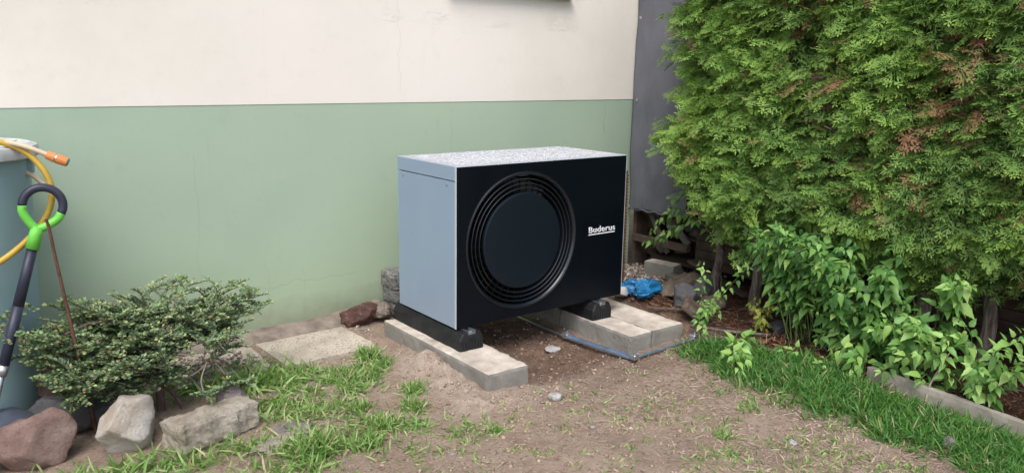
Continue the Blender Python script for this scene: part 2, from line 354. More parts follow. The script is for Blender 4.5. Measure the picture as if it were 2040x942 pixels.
def add_box(bm, a, b, bev=0, mat=None, segs=1):
    r = bmesh.ops.create_cube(bm, size=1)['verts']
    for v in r: v.co = Vector([(a[i]+b[i])/2 + v.co[i]*(b[i]-a[i]) for i in range(3)])
    if bev:
        es = list({e for v in r for e in v.link_edges})
        q = bmesh.ops.bevel(bm, geom=es, offset=bev, segments=segs, affect='EDGES', profile=.6)
        r = list({v for f in q['faces'] for v in f.verts} | {v for v in r if v.is_valid})
    if mat is not None:
        for v in r: v.co = mat @ v.co
    return r
def box(name, a, b, m, parent=None, bev=0, segs=1, smooth=False):
    bm = bmesh.new(); add_box(bm, a, b, bev, None, segs); return bmlink(name, bm, m, parent, smooth)
def spline(pts, n=8):
    P = [Vector(p) for p in pts]
    if len(P) < 3: return [P[0].lerp(P[-1], i/n) for i in range(n+1)]
    P = [P[0]*2-P[1]] + P + [P[-1]*2-P[-2]]; o = []
    for i in range(1, len(P)-2):
        for j in range(n):
            t = j/n; a, b, c, d = P[i-1:i+3]
            o.append(.5*((2*b)+(c-a)*t+(2*a-5*b+4*c-d)*t*t+(3*b-a-3*c+d)*t**3))
    o.append(P[-2]); return o
def add_tube(bm, pts, r0, r1=None, seg=8, cap=True):
    r1 = r0 if r1 is None else r1; rings = []; n = len(pts); prev = None
    for i, p in enumerate(pts):
        t = (pts[min(i+1, n-1)]-pts[max(i-1, 0)]).normalized()
        if prev is None: a = t.orthogonal().normalized()
        else: a = (prev - t*prev.dot(t)).normalized()
        prev = a; b = t.cross(a); r = r0+(r1-r0)*i/(n-1)
        rings.append([bm.verts.new(p+(a*math.cos(2*math.pi*k_/seg)+b*math.sin(2*math.pi*k_/seg))*r) for k_ in range(seg)])
    for i in range(n-1):
        for k_ in range(seg): bm.faces.new((rings[i][k_], rings[i][(k_+1) % seg], rings[i+1][(k_+1) % seg], rings[i+1][k_]))
    if cap: bm.faces.new(rings[0][::-1]); bm.faces.new(rings[-1])
def tube(name, pts, r0, m, parent=None, r1=None, seg=8, n=8):
    bm = bmesh.new(); add_tube(bm, spline(pts, n), r0, r1, seg); return bmlink(name, bm, m, parent, True)
def lathe(name, prof, c, m, parent=None, seg=48, axis='Z', smooth=True):
    """prof: list of (r, h). axis Z up, or Y pointing to the viewer side (-y)"""
    bm = bmesh.new(); rows = []
    for (r, h) in prof:
        row = []
        for i in range(seg):
            a = 2*math.pi*i/seg
            p = Vector((r*math.cos(a), r*math.sin(a), h)) if axis == 'Z' else Vector((r*math.cos(a), h, r*math.sin(a)))
            row.append(bm.verts.new(p+Vector(c)))
        rows.append(row)
    for i in range(len(rows)-1):
        for k_ in range(seg): bm.faces.new((rows[i][k_], rows[i][(k_+1) % seg], rows[i+1][(k_+1) % seg], rows[i+1][k_]))
    o = bmlink(name, bm, m, parent, smooth)
    if smooth:
        md = o.modifiers.new('e', 'EDGE_SPLIT'); md.split_angle = R(40)
    return o
def rock_mesh(name, size, seed, cuts=9, sub=4, rough=.06, flat=1.0):
    rnd = random.Random(seed); bm = bmesh.new(); bmesh.ops.create_icosphere(bm, subdivisions=sub, radius=1)
    pl = []
    for i in range(cuts):
        d = Vector((rnd.gauss(0, 1), rnd.gauss(0, 1), rnd.gauss(0, .8))).normalized(); pl.append((d, rnd.uniform(.55, .85)))
    off = Vector((seed*3.1, seed*1.7, seed))
    for v in bm.verts:
        for d, h in pl:
            k_ = v.co.dot(d)
            if k_ > h: v.co -= d*(k_-h)*.96
        n = v.co.normalized()
        v.co += n*(mnoise.fractal(v.co*1.6+off, .8, 2, 4)*rough*1.6 + mnoise.fractal(v.co*6+off, .7, 2, 4)*rough*.45)
    for v in bm.verts: v.co = Vector((v.co.x*size[0], v.co.y*size[1], v.co.z*size[2]))
    me = bpy.data.meshes.new(name); bm.to_mesh(me); bm.free()
    me.polygons.foreach_set('use_smooth', [True]*len(me.polygons)); return me
def rock(name, loc, size, seed, m, label, cat='rock', group=None, rz=0, rx=0, **kw):
    o = link(name, rock_mesh(name, size, seed, **kw), m); o.location = loc; o.rotation_euler = (rx, 0, rz)
    return tag(o, label, cat, group)
def rough_block(name, size, loc, rz, m, label, cat, seed=1, parent=None, bev=.008, cell=.02, amp=.004, rx=0, group=None, ry=0):
    """box cut in a fine grid, edges rounded and chipped"""
    sx, sy, sz = size; bm = bmesh.new()
    bmesh.ops.create_cube(bm, size=1)
    for v in bm.verts: v.co = Vector((v.co.x*sx, v.co.y*sy, v.co.z*sz))
    for ax in range(3):
        n = int(size[ax]/cell); d = Vector([1 if i == ax else 0 for i in range(3)])
        for i in range(1, n):
            bmesh.ops.bisect_plane(bm, geom=bm.verts[:]+bm.edges[:]+bm.faces[:], plane_co=d*(-size[ax]/2+size[ax]*i/n), plane_no=d)
    off = Vector((seed*5.3, seed*2.1, seed)); bm.normal_update()
    for v in bm.verts:
        n = v.normal.copy(); q = v.co.copy()
        edge = sum(1 for i in range(3) if abs(abs(q[i])-size[i]/2) < 1e-4)
        s = mnoise.fractal(q*14+off, .8, 2, 5)*amp
        if edge >= 2: s -= bev*(.35+.9*abs(mnoise.noise(q*22+off)))*(1 if edge == 2 else 1.3)
        v.co += n*s
    me = bpy.data.meshes.new(name); bm.to_mesh(me); bm.free()
    o = link(name, me, m, parent); o.location = loc; o.rotation_euler = (rx, ry, rz)
    if label: tag(o, label, cat, group)
    return o

# ---------------------------------------------------------------- SETTING: ground
def axis_pts(lo, hi, step, far):
    mid = np.arange(lo, hi, step); g = [step*1.5]
    while sum(g) < far: g.append(g[-1]*1.35)
    c = np.cumsum(g); return np.concatenate([(lo-c)[::-1], mid, mid[-1]+c])
gx = axis_pts(-2.4, 2.6, .0105, 300); gy = axis_pts(-2.5, 1.05, .0105, 300)
GX, GY = np.meshgrid(gx, gy); fx, fy = GX.ravel(), GY.ravel()
H = ground_h(fx, fy)
H = np.where(fy > 1.05, -.02, H)
nx, ny = len(gx), len(gy); idx = np.arange(nx*ny).reshape(ny, nx)
quads = np.stack([idx[:-1, :-1], idx[:-1, 1:], idx[1:, 1:], idx[1:, :-1]], -1).reshape(-1, 4)
def lushL(x, y):
    m = blob(x, y, -.78, .12, .27, .30, 1.5) + .8*blob(x, y, -.5, .22, .25, .16, 1.5) + .55*blob(x, y, -.95, -.38, .15, .12) + .25*blob(x, y, -.66, -.42, .2, .14)+.2*blob(x, y, -.45, -.6, .25, .2)
    m += .5*blob(x, y, -1.35, -.32, .45, .12) + .7*blob(x, y, -1.0, .45, .25, .2)
    return np.clip(m, 0, 1)*sst(-.15, .38, fbm(x, y, 6, 4, 21, .6)+.32*m)
def lushR(x, y):
    edge = 1.18 - .28*sst(-.9, -1.9, y)*0 - .42*sst(-1.0, -2.1, y)*0
    inner = np.interp(y, [-2.4, -2.1, -1.7, -1.3, -1.0, -.7, -.5, -.4], [1.05, 1.08, 1.08, 1.06, 1.06, 1.08, 1.14, 1.25])
    m = sst(inner-.26, inner+.20, x+.22*fbm(x, y, 6, 4, 31, .65))**1.5
    out = np.interp(y, [-2.4, -1.3, -1.0, -.7, -.5], [1.34, 1.40, 1.46, 1.36, 1.25])
    m = m*(1-sst(out-.03, out+.03, x))*(1-sst(-.52, -.42, y)); return m
def sparse(x, y):
    s = 1.0*blob(x, y, .85, -1.75, .40, .40, 1.5) + .5*blob(x, y, .55, -1.4, .5, .3) + .4*blob(x, y, -.2, -.85, .5, .25) + .35*blob(x, y, .2, -1.25, .5, .3)
    return np.clip(s, 0, 1)*sst(-.05, .35, fbm(x, y, 6, 4, 41))
GR = npmesh('ground', np.stack([fx, fy, H], 1), quads, MT['ground'],
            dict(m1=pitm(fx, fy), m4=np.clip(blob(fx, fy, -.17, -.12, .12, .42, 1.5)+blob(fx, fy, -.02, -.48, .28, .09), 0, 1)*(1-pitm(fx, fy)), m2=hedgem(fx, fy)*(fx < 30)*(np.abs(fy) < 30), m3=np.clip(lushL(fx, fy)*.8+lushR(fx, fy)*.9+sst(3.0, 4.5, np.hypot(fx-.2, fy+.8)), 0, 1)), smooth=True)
tag(GR, kind='structure')

# ---------------------------------------------------------------- house
WY = .99
house = empty('house', (-1.5, WY, 0), 'rendered house wall, cream above and green paint below, behind the black unit', 'house')
# green lower wall: irregular chipped lower edge
bm = bmesh.new(); xs = list(np.arange(-7, 2.19, .04)) + [2.19]; lo = []
for x in xs:
    z = .012 + .012*mnoise.noise(Vector((x*9, 0, 3))) + .008*mnoise.noise(Vector((x*31, 1, 3)))
    if x > -.28: z += .035*min(1, (x+.28)/.25)
    if x > .35: z = -.05
    lo.append(z)
def strip(y): return [bm.verts.new((x, y, z)) for x, z in zip(xs, lo)], [bm.verts.new((x, y, 1.237)) for x in xs]
b0, t0 = strip(WY); b1, t1 = strip(WY+.35)
for i in range(len(xs)-1):
    bm.faces.new((b0[i], b0[i+1], t0[i+1], t0[i])); bm.faces.new((b1[i], t1[i], t1[i+1], b1[i+1])); bm.faces.new((b0[i], b1[i], b1[i+1], b0[i+1]))
for q in (0, -1): bm.faces.new((b0[q], t0[q], t1[q], b1[q]))
bmlink('plinth_wall', bm, MT['green'], house)
box('upper_wall', (-7, WY-.0025, 1.2375), (2.19, WY+.35, 3.4), MT['cream'], house)
# footing: crumbling ledge in front of the wall foot
bm = bmesh.new(); rows = []
for x in np.arange(-2.2, .12, .018):
    row = []
    for (y, z) in ((WY+.01, .05), (WY-.004, .034), (WY-.02, .028), (WY-.05, .02), (WY-.08, .012), (WY-.11, .0), (WY-.135, -.04)):
        d = mnoise.fractal(Vector((x*10, y*14, z*9+4)), .8, 2, 5)
        row.append(bm.verts.new((x, y+.014*d, z+.010*d+(.05*max(0, (x+.3)/.4) if z > .02 else 0))))
    rows.append(row)
for i in range(len(rows)-1):
    for j in range(6): bm.faces.new((rows[i][j], rows[i+1][j], rows[i+1][j+1], rows[i][j+1]))
bmlink('footing', bm, MT['rough_base'], house, True)
win = box('window', (.66, WY+.02, 1.93), (1.49, WY+.05, 2.9), MT['glass'], house)
# frame pieces and sill
for a, b in (((.60, WY-.012, 1.915), (.66, WY+.06, 2.93)), ((1.49, WY-.012, 1.915), (1.55, WY+.06, 2.93)), ((.66, WY-.012, 2.87), (1.49, WY+.06, 2.93)), ((.66, WY-.012, 1.915), (1.49, WY+.06, 1.945)), ((1.06, WY-.01, 1.945), (1.10, WY+.055, 2.87))):
    box('window_frame', a, b, MT['white'], win, .004)
box('window_sill', (.58, WY-.055, 1.885), (1.545, WY-.003, 1.912), MT['white_frame'], house, .003)

# brick showing at the wall foot
bk = link('broken_brick', rock_mesh('broken_brick', (.13, .08, .08), 41, cuts=8, rough=.12), MT['brick'])
bk.location = (-.070, .865, .045); bk.rotation_euler = (0, .1, .12); tag(bk, 'dark red broken brick at the wall foot beside the grey block stack', 'brick')
bk = link('broken_brick', rock_mesh('broken_brick', (.08, .07, .045), 47, cuts=9, rough=.12), MT['rough_base'])
bk.location = (.05, .87, .055); bk.rotation_euler = (0, -.1, .1); tag(bk, 'tan crumbling masonry lump wedged between red brick and grey blocks', 'rubble')

# paving slab at wall foot
rough_block('paving_slab', (.50, .40, .05), (-.445, .635, -.008), .03, MT['slab'], 'pale rough concrete slab lying along the green wall, beyond the grass', 'slab', 3, cell=.02, amp=.003, bev=.006)
rough_block('paving_slab', (.46, .40, .05), (-.96, .66, -.016), -.02, MT['slab'], 'concrete slab half hidden under the right side of the shrub, strewn with gravel', 'slab', 4, cell=.03, amp=.003, bev=.006)

# grey blocks stacked behind the unit
for i, (dx, dy, rz, lb) in enumerate(((0, 0, 0, 'bottom'), (-.012, .004, .03, 'middle'), (-.024, -.006, -.02, 'top'))):
    rough_block('concrete_block', (.36, .165, .088), (.315+dx, .895+dy, .046+i*.090), rz, MT['grey_block'],
                f'{"lowest" if i==0 else lb} rough grey block in the stack between the wall and the black unit', 'block', 10+i, cell=.018, amp=.006, bev=.01, group='grey blocks stacked by the wall')

# ---------------------------------------------------------------- concrete beams
def beam(a, b, seed, label):
    s = [b[i]-a[i] for i in range(3)]
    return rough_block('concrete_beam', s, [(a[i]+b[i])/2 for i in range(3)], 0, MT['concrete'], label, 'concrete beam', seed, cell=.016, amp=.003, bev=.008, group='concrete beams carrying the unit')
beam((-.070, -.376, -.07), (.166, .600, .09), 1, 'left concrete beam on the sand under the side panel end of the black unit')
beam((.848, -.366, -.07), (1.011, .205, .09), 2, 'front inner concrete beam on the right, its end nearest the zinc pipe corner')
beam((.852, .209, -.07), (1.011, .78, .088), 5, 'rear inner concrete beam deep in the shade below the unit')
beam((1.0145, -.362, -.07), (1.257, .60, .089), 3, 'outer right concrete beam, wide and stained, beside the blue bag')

# rubber feet
def foot(x, label):
    t = empty('support_foot', (x+.07, .25, .09), label, 'rubber foot', 'rubber feet under the black unit')
    prof = [(-.070, 0), (.070, 0), (.070, .055), (.052, .088), (.026, .092), (.026, .078), (-.026, .078), (-.026, .092), (-.052, .088), (-.070, .055)]
    bm = bmesh.new(); ys = [-.062, -.054, .02, .03, .10, .11, .2, .21, .3, .31, .4, .41, .5, .592, .60]; rows = []
    for j, y in enumerate(ys):
        k_ = .93 if j in (0, len(ys)-1) else 1
        notch = 0
        if 2 < j < 13: notch = .010*(((j//2) % 2))
        row = []
        for (px, pz) in prof:
            qx = px*k_
            if abs(px) >= .069 and pz > .01: qx -= math.copysign(notch, px)
            row.append(bm.verts.new((x+.07+qx, y, .0905+pz*(1 if k_ == 1 else .97))))
        rows.append(row)
    n = len(prof)
    for i in range(len(rows)-1):
        for k_ in range(n): bm.faces.new((rows[i][k_], rows[i][(k_+1) % n], rows[i+1][(k_+1) % n], rows[i+1][k_]))
    bm.faces.new(rows[0][::-1]); bm.faces.new(rows[-1]); bmlink('block', bm, MT['rubber'], t)
    for k_ in range(7):
        xx = x+.018+k_*.0175; box('groove_rib', (xx, -.0665, .093), (xx+.008, -.0575, .125+.008*(3-abs(k_-3))), MT['rubber'], t, .0015)
    bm = bmesh.new(); add_box(bm, (x+.048, -.058, .1690), (x+.092, .595, .1715)); add_box(bm, (x+.048, -.058, .1717), (x+.051, .595, .187)); add_box(bm, (x+.089, -.058, .1717), (x+.092, .595, .187))
    bmlink('mounting_rail', bm, MT['steel'], t)
    box('clamp', (x+.054, -.0655, .148), (x+.086, -.0585, .166), MT['black_plastic'], t, .002)
    box('bolt', (x+.063, -.05, .1718), (x+.078, -.030, .1815), MT['steel'], t, .002)
    return t
foot(-.011, 'black rubber foot with steel rail under the left end of the unit')
foot(.862, 'black rubber foot with steel rail under the right end of the unit')

# ---------------------------------------------------------------- heat pump
Wd, Dp, Z0, Z1, ZL = 1.12, .546, .190, .985, .915
hp = empty('heat_pump', (Wd/2, Dp/2, Z0), 'large black and silver heat pump with round fan grille and rain-wet lid', 'heat pump')
body = box('side_panel', (0, .003, Z0), (.006, Dp, ZL-.004), MT['grey_sheet'], hp, .0012)
box('side_panel', (Wd-.006, .003, Z0), (Wd, Dp, ZL-.004), MT['grey_sheet'], hp, .0012)
box('rear_panel', (.006, Dp-.006, Z0), (Wd-.006, Dp-.001, ZL-.004), MT['grey_sheet'], hp)
box('base_tray', (.007, .012, Z0+.002), (Wd-.007, Dp-.007, Z0+.02), MT['black_plastic'], hp)
# lid: folded sheet, top with rim
bm = bmesh.new(); add_box(bm, (-.0015, .002, ZL), (Wd+.0015, Dp+.002, Z1), .003, None, 2)
lid = bmlink('lid', bm, MT['lid'], hp)
lid.data.materials.append(MT['grey_sheet'])
for p in lid.data.polygons:
    if abs(p.normal.z) < .5: p.material_index = 1
# rain drops standing on the lid, irregular flat beads
tv = []; tf = []; K = 9
for ring, (rr, hh) in enumerate(((1, 0), (.82, .6), (.4, .95))):
    for i in range(K):
        a = 2*math.pi*i/K; w = 1+.32*math.sin(2*a+1)+.16*math.sin(3*a)
        tv.append((rr*w*math.cos(a), rr*w*math.sin(a), hh*.42))
tv.append((0, 0, 1)); tv = np.array(tv, float)
for q in range(2):
    for i in range(K):
        a, b, c_, d = q*K+i, q*K+(i+1) % K, (q+1)*K+(i+1) % K, (q+1)*K+i; tf += [(a, b, c_), (a, c_, d)]
for i in range(K): tf.append((2*K+i, 2*K+(i+1) % K, 3*K))
tf = np.array(tf); n = 3000
lx = RNG.uniform(.02, Wd-.02, n); ly = RNG.uniform(.02, Dp-.015, n)
keep = (sst(.0, .12, np.minimum(lx+.0, ly+.02)) > RNG.random(n)*.9)
lx, ly = lx[keep], ly[keep]; n = len(lx); an = RNG.uniform(0, 6.28, n)
ax = np.stack([np.cos(an), np.sin(an), 0*an], 1); ay = np.stack([-np.sin(an), np.cos(an), 0*an], 1); az = np.tile([0, 0, 1.], (n, 1))
s = RNG.uniform(.0035, .0080, n); sc = np.stack([s*RNG.uniform(1, 2.0, n), s, s*.22], 1)
o = scatter('rain_drops', tv, tf, np.zeros(len(tv)), np.stack([lx, ly, np.full(n, Z1+.0002)], 1), ax, ay, az, sc, RNG.random(n), np.zeros(n), MT['water'], lid, True); tag(o, kind='stuff')
for y_ in (.492, .074):
    sc_ = lathe('screw', [(.0085, -.0022), (.0085, -.0005), (.006, .0006), (.0035, .0006), (.003, -.001), (.0001, -.001)], (0, 0, 0), MT['steel'], hp, 16)
    sc_.matrix_parent_inverse = Matrix.Identity(4); sc_.location = Vector((-.0022, y_, .892)) - Vector(hp.location); sc_.rotation_euler = (0, -math.pi/2, 0)
# front panel with round opening
FC, FR = (.4075, .585), .345
bm = bmesh.new(); Y0, Y1 = -.0095, .002; x0, x1, z0, z1 = .001, Wd-.001, Z0+.0, Z1-.004
angs = sorted(set([2*math.pi*i/120 for i in range(120)] + [math.atan2(zz-FC[1], xx-FC[0]) % (2*math.pi) for xx in (x0, x1) for zz in (z0, z1)]))
inner, outer = [], []
for a in angs:
    ca, sa = math.cos(a), math.sin(a); t = 1e9
    if abs(ca) > 1e-6: t = min(t, ((x1 if ca > 0 else x0)-FC[0])/ca)
    if abs(sa) > 1e-6: t = min(t, ((z1 if sa > 0 else z0)-FC[1])/sa)
    inner.append((FC[0]+FR*ca, FC[1]+FR*sa)); outer.append((FC[0]+t*ca, FC[1]+t*sa))
L = {(w, y): [bm.verts.new((p[0], y, p[1])) for p in pts] for w, pts in (('i', inner), ('o', outer)) for y in (Y0, Y1)}
n = len(angs)
for i in range(n):
    j = (i+1) % n
    for q in ((L['i', Y0][i], L['i', Y0][j], L['o', Y0][j], L['o', Y0][i]), (L['i', Y1][i], L['o', Y1][i], L['o', Y1][j], L['i', Y1][j]),
              (L['i', Y0][i], L['i', Y1][i], L['i', Y1][j], L['i', Y0][j]), (L['o', Y0][i], L['o', Y0][j], L['o', Y1][j], L['o', Y1][i])): bm.faces.new(q)
fp = bmlink('front_panel', bm, MT['black_sheet'], hp)
for a, b in (((-.0012, -.0105, Z0), (.0009, .002, Z1-.003)), ((Wd-.0009, -.0105, Z0), (Wd+.0012, .002, Z1-.003)), ((.001, -.0098, Z1-.0038), (Wd-.001, .0018, Z1-.0012))):
    box('trim_edge', a, b, MT['edge'], fp)
fc = (FC[0], 0, FC[1])
g = lathe('fan_grille', [(.3535, -.0098), (.352, -.0135), (.347, -.0155), (.341, -.0135), (.334, -.004), (.330, .020), (.333, .055), (.346, .055), (.347, -.004)], fc, MT['black_plastic'], hp, 120, 'Y')
lathe('cavity', [(.33, .056), (.33, .23), (.0005, .231)], fc, MT['dark_void'], hp, 64, 'Y')
for rr in (.318, .295, .272):
    lathe('grille_ring', [(rr, -.006), (rr-.0022, -.0075), (rr-.0048, -.0055), (rr-.0095, .022), (rr-.0075, .023), (rr, -.006)], fc, MT['black_plastic'], g, 120, 'Y')
lathe('hub_cover', [(.2455, .012), (.2465, -.002), (.2455, -.0062), (.2425, -.0082), (.236, -.0088), (.12, -.0092), (.0005, -.0093)], fc, MT['hub'], g, 120, 'Y')
for i in range(40):
    a = 2*math.pi*i/40+.03; bm = bmesh.new()
    m_ = Matrix.Translation(fc) @ Matrix.Rotation(-a, 4, 'Y')
    add_box(bm, (.240, .014, -.001), (.334, .022, .001), 0, m_); bmlink('spoke', bm, MT['black_plastic'], g)
fan = lathe('fan_hub', [(.09, .2), (.09, .09), (.075, .075), (.0005, .072)], fc, MT['black_plastic'], hp, 40, 'Y')
for i in range(3):
    bm = bmesh.new(); a0 = 2*math.pi*i/3+.6; rows = []
    for q in range(9):
        rr = .085+.225*q/8; row = []
        for w in range(9):
            aa = a0 + (w/8)*(1.35) + .25*q/8; yy = .085+.09*(w/8)
            row.append(bm.verts.new((FC[0]+rr*math.cos(aa), yy, FC[1]+rr*math.sin(aa))))
        rows.append(row)
    for q in range(8):
        for w in range(8): bm.faces.new((rows[q][w], rows[q][w+1], rows[q+1][w+1], rows[q+1][w]))
    bmlink('fan_blade', bm, MT['black_plastic'], fan, True)
# brand lettering
cu = bpy.data.curves.new('logo', 'FONT'); cu.body = 'Buderus'; cu.size = .0505; cu.extrude = .0008; cu.bevel_depth = .0004; cu.bevel_resolution = 0; cu.space_character = 1.03
tmp = bpy.data.objects.new('logo_tmp', cu); col.objects.link(tmp); dg = bpy.context.evaluated_depsgraph_get()
me = bpy.data.meshes.new_from_object(tmp.evaluated_get(dg)); bpy.data.objects.remove(tmp)
co = np.array([v.co[:] for v in me.vertices]); mn, mx = co.min(0), co.max(0)
for v in me.vertices:
    x = (v.co.x-mn[0])/(mx[0]-mn[0]); z = (v.co.y-mn[1])/(mx[1]-mn[1])
    v.co = Vector((.8545+x*.196, -.0102-(v.co.z-mn[2]), .5735+z*.032))
me.materials.clear(); lg = link('logo_lettering', me, MT['white'], fp)
box('logo_underline', (.8545, -.0112, .5610), (1.0505, -.0098, .5665), MT['white'], fp)

# ---------------------------------------------------------------- zinc pipe frame on the ground
pf = empty('pipe_frame', (.8, -.43, 0), 'galvanised pipe frame lying on the soil round the right beams', 'pipe frame')
tube('pipe', [(.752, .60, .004), (.746, .43, .0), (.735, .02, .004)], .0065, MT['steel'], pf, seg=10)
bm = bmesh.new(); m_ = Matrix.Translation((.737, 0, .006)) @ Matrix.Rotation(R(7), 4, 'Z')
add_box(bm, (-.010, -.43, -.006), (.012, .01, -.003), 0, m_); add_box(bm, (-.0125, -.43, -.006), (-.0102, .01, .004), 0, m_); add_box(bm, (.0122, -.43, -.006), (.015, .01, .010), 0, m_)
bmlink('channel', bm, MT['blue_steel'], pf)
tube('pipe', [(.775, -.452, .014), (1.27, -.445, .020)], .0085, MT['blue_steel'], pf, seg=12)
for (x, y, z, rz) in ((.735, .012, .012, .3), (.790, -.452, .018, .1), (1.262, -.436, .028, .2)):
    bm = bmesh.new(); m_ = Matrix.Translation((x, y, z)) @ Matrix.Rotation(rz, 4, 'Z')
    add_box(bm, (-.02, -.017, -.014), (.02, .017, .014), .004, m_); add_box(bm, (.0, .012, -.009), (.032, .028, .009), .003, m_)
    add_tube(bm, [m_ @ Vector((.012, 0, .010)), m_ @ Vector((.012, 0, .026))], .006, seg=6)
    bmlink('clamp', bm, MT['steel'], pf)
# rusty perforated strip standing behind the unit
t = empty('rusty_strip', (1.66, .55, 0), 'rusty perforated steel strip standing upright behind the right edge of the unit', 'metal strip')
box('strip', (1.700, .545, -.02), (1.704, .575, .80), MT['rust'], t)
for i in range(34): box('tooth', (1.7042, .548, .02+i*.0225), (1.7142, .555, .032+i*.0225), MT['rust'], t)

# ---------------------------------------------------------------- left: bin, hose, trimmer, rod
BC = (-1.945, .64)
bt = empty('rain_barrel', (*BC, 0), 'faded blue-green rain barrel with a pale dirty lid at the left edge', 'barrel')
lathe('barrel_body', [(.262, -.03), (.262, .02), (.272, .3), (.286, .7), (.298, 1.0), (.302, 1.065), (.310, 1.068), (.310, 1.074), (.29, 1.075)], (*BC, 0), MT['bin'], bt, 72)
lathe('barrel_lid', [(.325, 1.068), (.332, 1.072), (.334, 1.100), (.328, 1.114), (.305, 1.122), (.285, 1.112), (.26, 1.110), (.20, 1.122), (.0005, 1.13)], (*BC, 0), MT['bin_lid'], bt, 72)
for a in (-75, -20, 30, 200): 
    bm = bmesh.new(); m_ = Matrix.Translation((*BC, 0)) @ Matrix.Rotation(R(a), 4, 'Z'); add_box(bm, (.296, -.014, 1.005), (.318, .014, 1.067), .003, m_); bmlink('rib', bm, MT['bin'], bt)
# yellow hose arc, coming over the lid, round in front and back to the left
HY = [(-2.10, .50, 1.13), (-1.95, .44, 1.145), (-1.83, .42, 1.148), (-1.745, .40, 1.135), (-1.680, .375, 1.095), (-1.635, .345, 1.03), (-1.618, .33, .96), (-1.630, .325, .895), (-1.664, .32, .835), (-1.72, .315, .775), (-1.80, .31, .715), (-1.90, .31, .665), (-2.05, .34, .63), (-2.2, .42, .7)]
ho = empty('garden_hose', (-1.75, .4, 1.1), 'yellow garden hose looped over the barrel lid and down its front', 'hose')
tube('hose', HY, .0115, MT['hose_yellow'], ho, seg=12, n=10)
hb = empty('garden_hose', (-1.75, .45, 1.13), 'beige hose end with an orange tap connector sticking out over the barrel lid', 'hose')
tube('hose', [(-2.1, .60, 1.128), (-1.95, .52, 1.142), (-1.80, .44, 1.146), (-1.70, .37, 1.128), (-1.612, .33, 1.088)], .0095, MT['hose_beige'], hb, seg=12, n=10)
d = Vector((.085, -.035, -.040)).normalized(); p = Vector((-1.622, .334, 1.092))
for nm, a, b, r1, r2, m_ in (('connector', 0, .030, .0165, .0185, 'orange'), ('collar', .030, .036, .0170, .0170, 'steel'), ('connector', .036, .074, .0195, .0175, 'orange'), ('seal', .074, .077, .0135, .0135, 'teal')):
    bm = bmesh.new(); add_tube(bm, [p+d*a, p+d*b], r1, r2, 14); bmlink(nm, bm, MT[m_], hb)
tube('hose', [(-1.69, .52, 1.02), (-1.645, .50, .985), (-1.60, .48, .93)], .009, MT['hose_beige'], hb, seg=10)
# string trimmer: D handle ring, lime fork, shaft, alu tube, guard
tr = empty('grass_trimmer', (-1.9, .2, 0), 'cordless grass trimmer with ring handle and lime green fork leaning on the barrel', 'trimmer')
TC = Vector((-1.660, .27, .912)); sd_ = Vector((-.30, -.045, -.95)).normalized()   # shaft direction (down)
up_ = -sd_; sx_ = Vector((.955, -.12, -.296)); sx_ = (sx_-up_*sx_.dot(up_)).normalized(); RR = .066
def arc(a0, a1, n=28): return [TC+(sx_*math.cos(R(a0+(a1-a0)*i/n))+up_*math.sin(R(a0+(a1-a0)*i/n)))*RR for i in range(n+1)]
bm = bmesh.new(); add_tube(bm, arc(-14, 194), .0155, None, 14); bmlink('grip', bm, MT['navy'], tr, True)
bm = bmesh.new(); [add_tube(bm, spline([arc(a_, a_+1, 1)[0], TC+(sx_*.86*g_-up_*.62)*RR, TC+(sx_*.45*g_-up_*1.08)*RR, TC-up_*1.42*RR], 6), .0160, .0150, 12) for a_, g_ in ((-14, 1), (194, -1))]
c0 = TC-up_*(RR*1.25); add_tube(bm, [c0, c0-up_*.03, c0-up_*.085], .021, .024, 14); bmlink('fork', bm, MT['lime'], tr, True)
c1 = c0-up_*.083
bm = bmesh.new(); add_tube(bm, [c1, c1+sd_*.22], .0185, .0195, 12); add_tube(bm, [c1+sd_*.22, c1+sd_*.46], .0195, .0185, 12); bmlink('shaft', bm, MT['navy'], tr, True)
bm = bmesh.new(); add_tube(bm, [c1+sd_*.455, c1+sd_*.64], .0135, None, 12); bmlink('tube', bm, MT['alu'], tr, True)
bm = bmesh.new(); add_tube(bm, [c1+sd_*.445, c1+sd_*.485], .0215, .0175, 12); bmlink('clamp', bm, MT['alu'], tr, True)
e = c1+sd_*.72
hd = lathe('trimmer_head', [(.0005, .085), (.032, .085), (.05, .06), (.055, .0), (.05, -.05), (.0005, -.055)], (e.x, e.y, e.z), MT['guard'], tr, 32)
bm = bmesh.new(); rows = []
for i in range(19):
    a = R(-150+i*11); row = []
    for (rr, zz) in ((.05, .075), (.10, .078), (.155, .062), (.185, .03), (.19, -.015), (.184, -.015), (.178, .026), (.15, .055), (.10, .070), (.05, .067)):
        row.append(bm.verts.new((-1.935+rr*math.cos(a), .20+rr*math.sin(a), .075+zz)))
    rows.append(row)
for i in range(18):
    for k_ in range(10): bm.faces.new((rows[i][k_], rows[i][(k_+1) % 10], rows[i+1][(k_+1) % 10], rows[i+1][k_]))
bm.faces.new(rows[0]); bm.faces.new(rows[-1][::-1]); bmlink('guard', bm, MT['guard'], tr, True)
# rusty rod
o = tube('rusty_rod', [(-1.563, .206, -.03), (-1.590, .21, .22), (-1.622, .212, .52), (-1.642, .212, .70), (-1.655, .208, .83), (-1.663, .204, .87)], .0068, MT['rust'], None, .0055, 8)
tag(o, 'thin rusty iron rod stuck in the soil in front of the shrub, leaning left', 'rod')

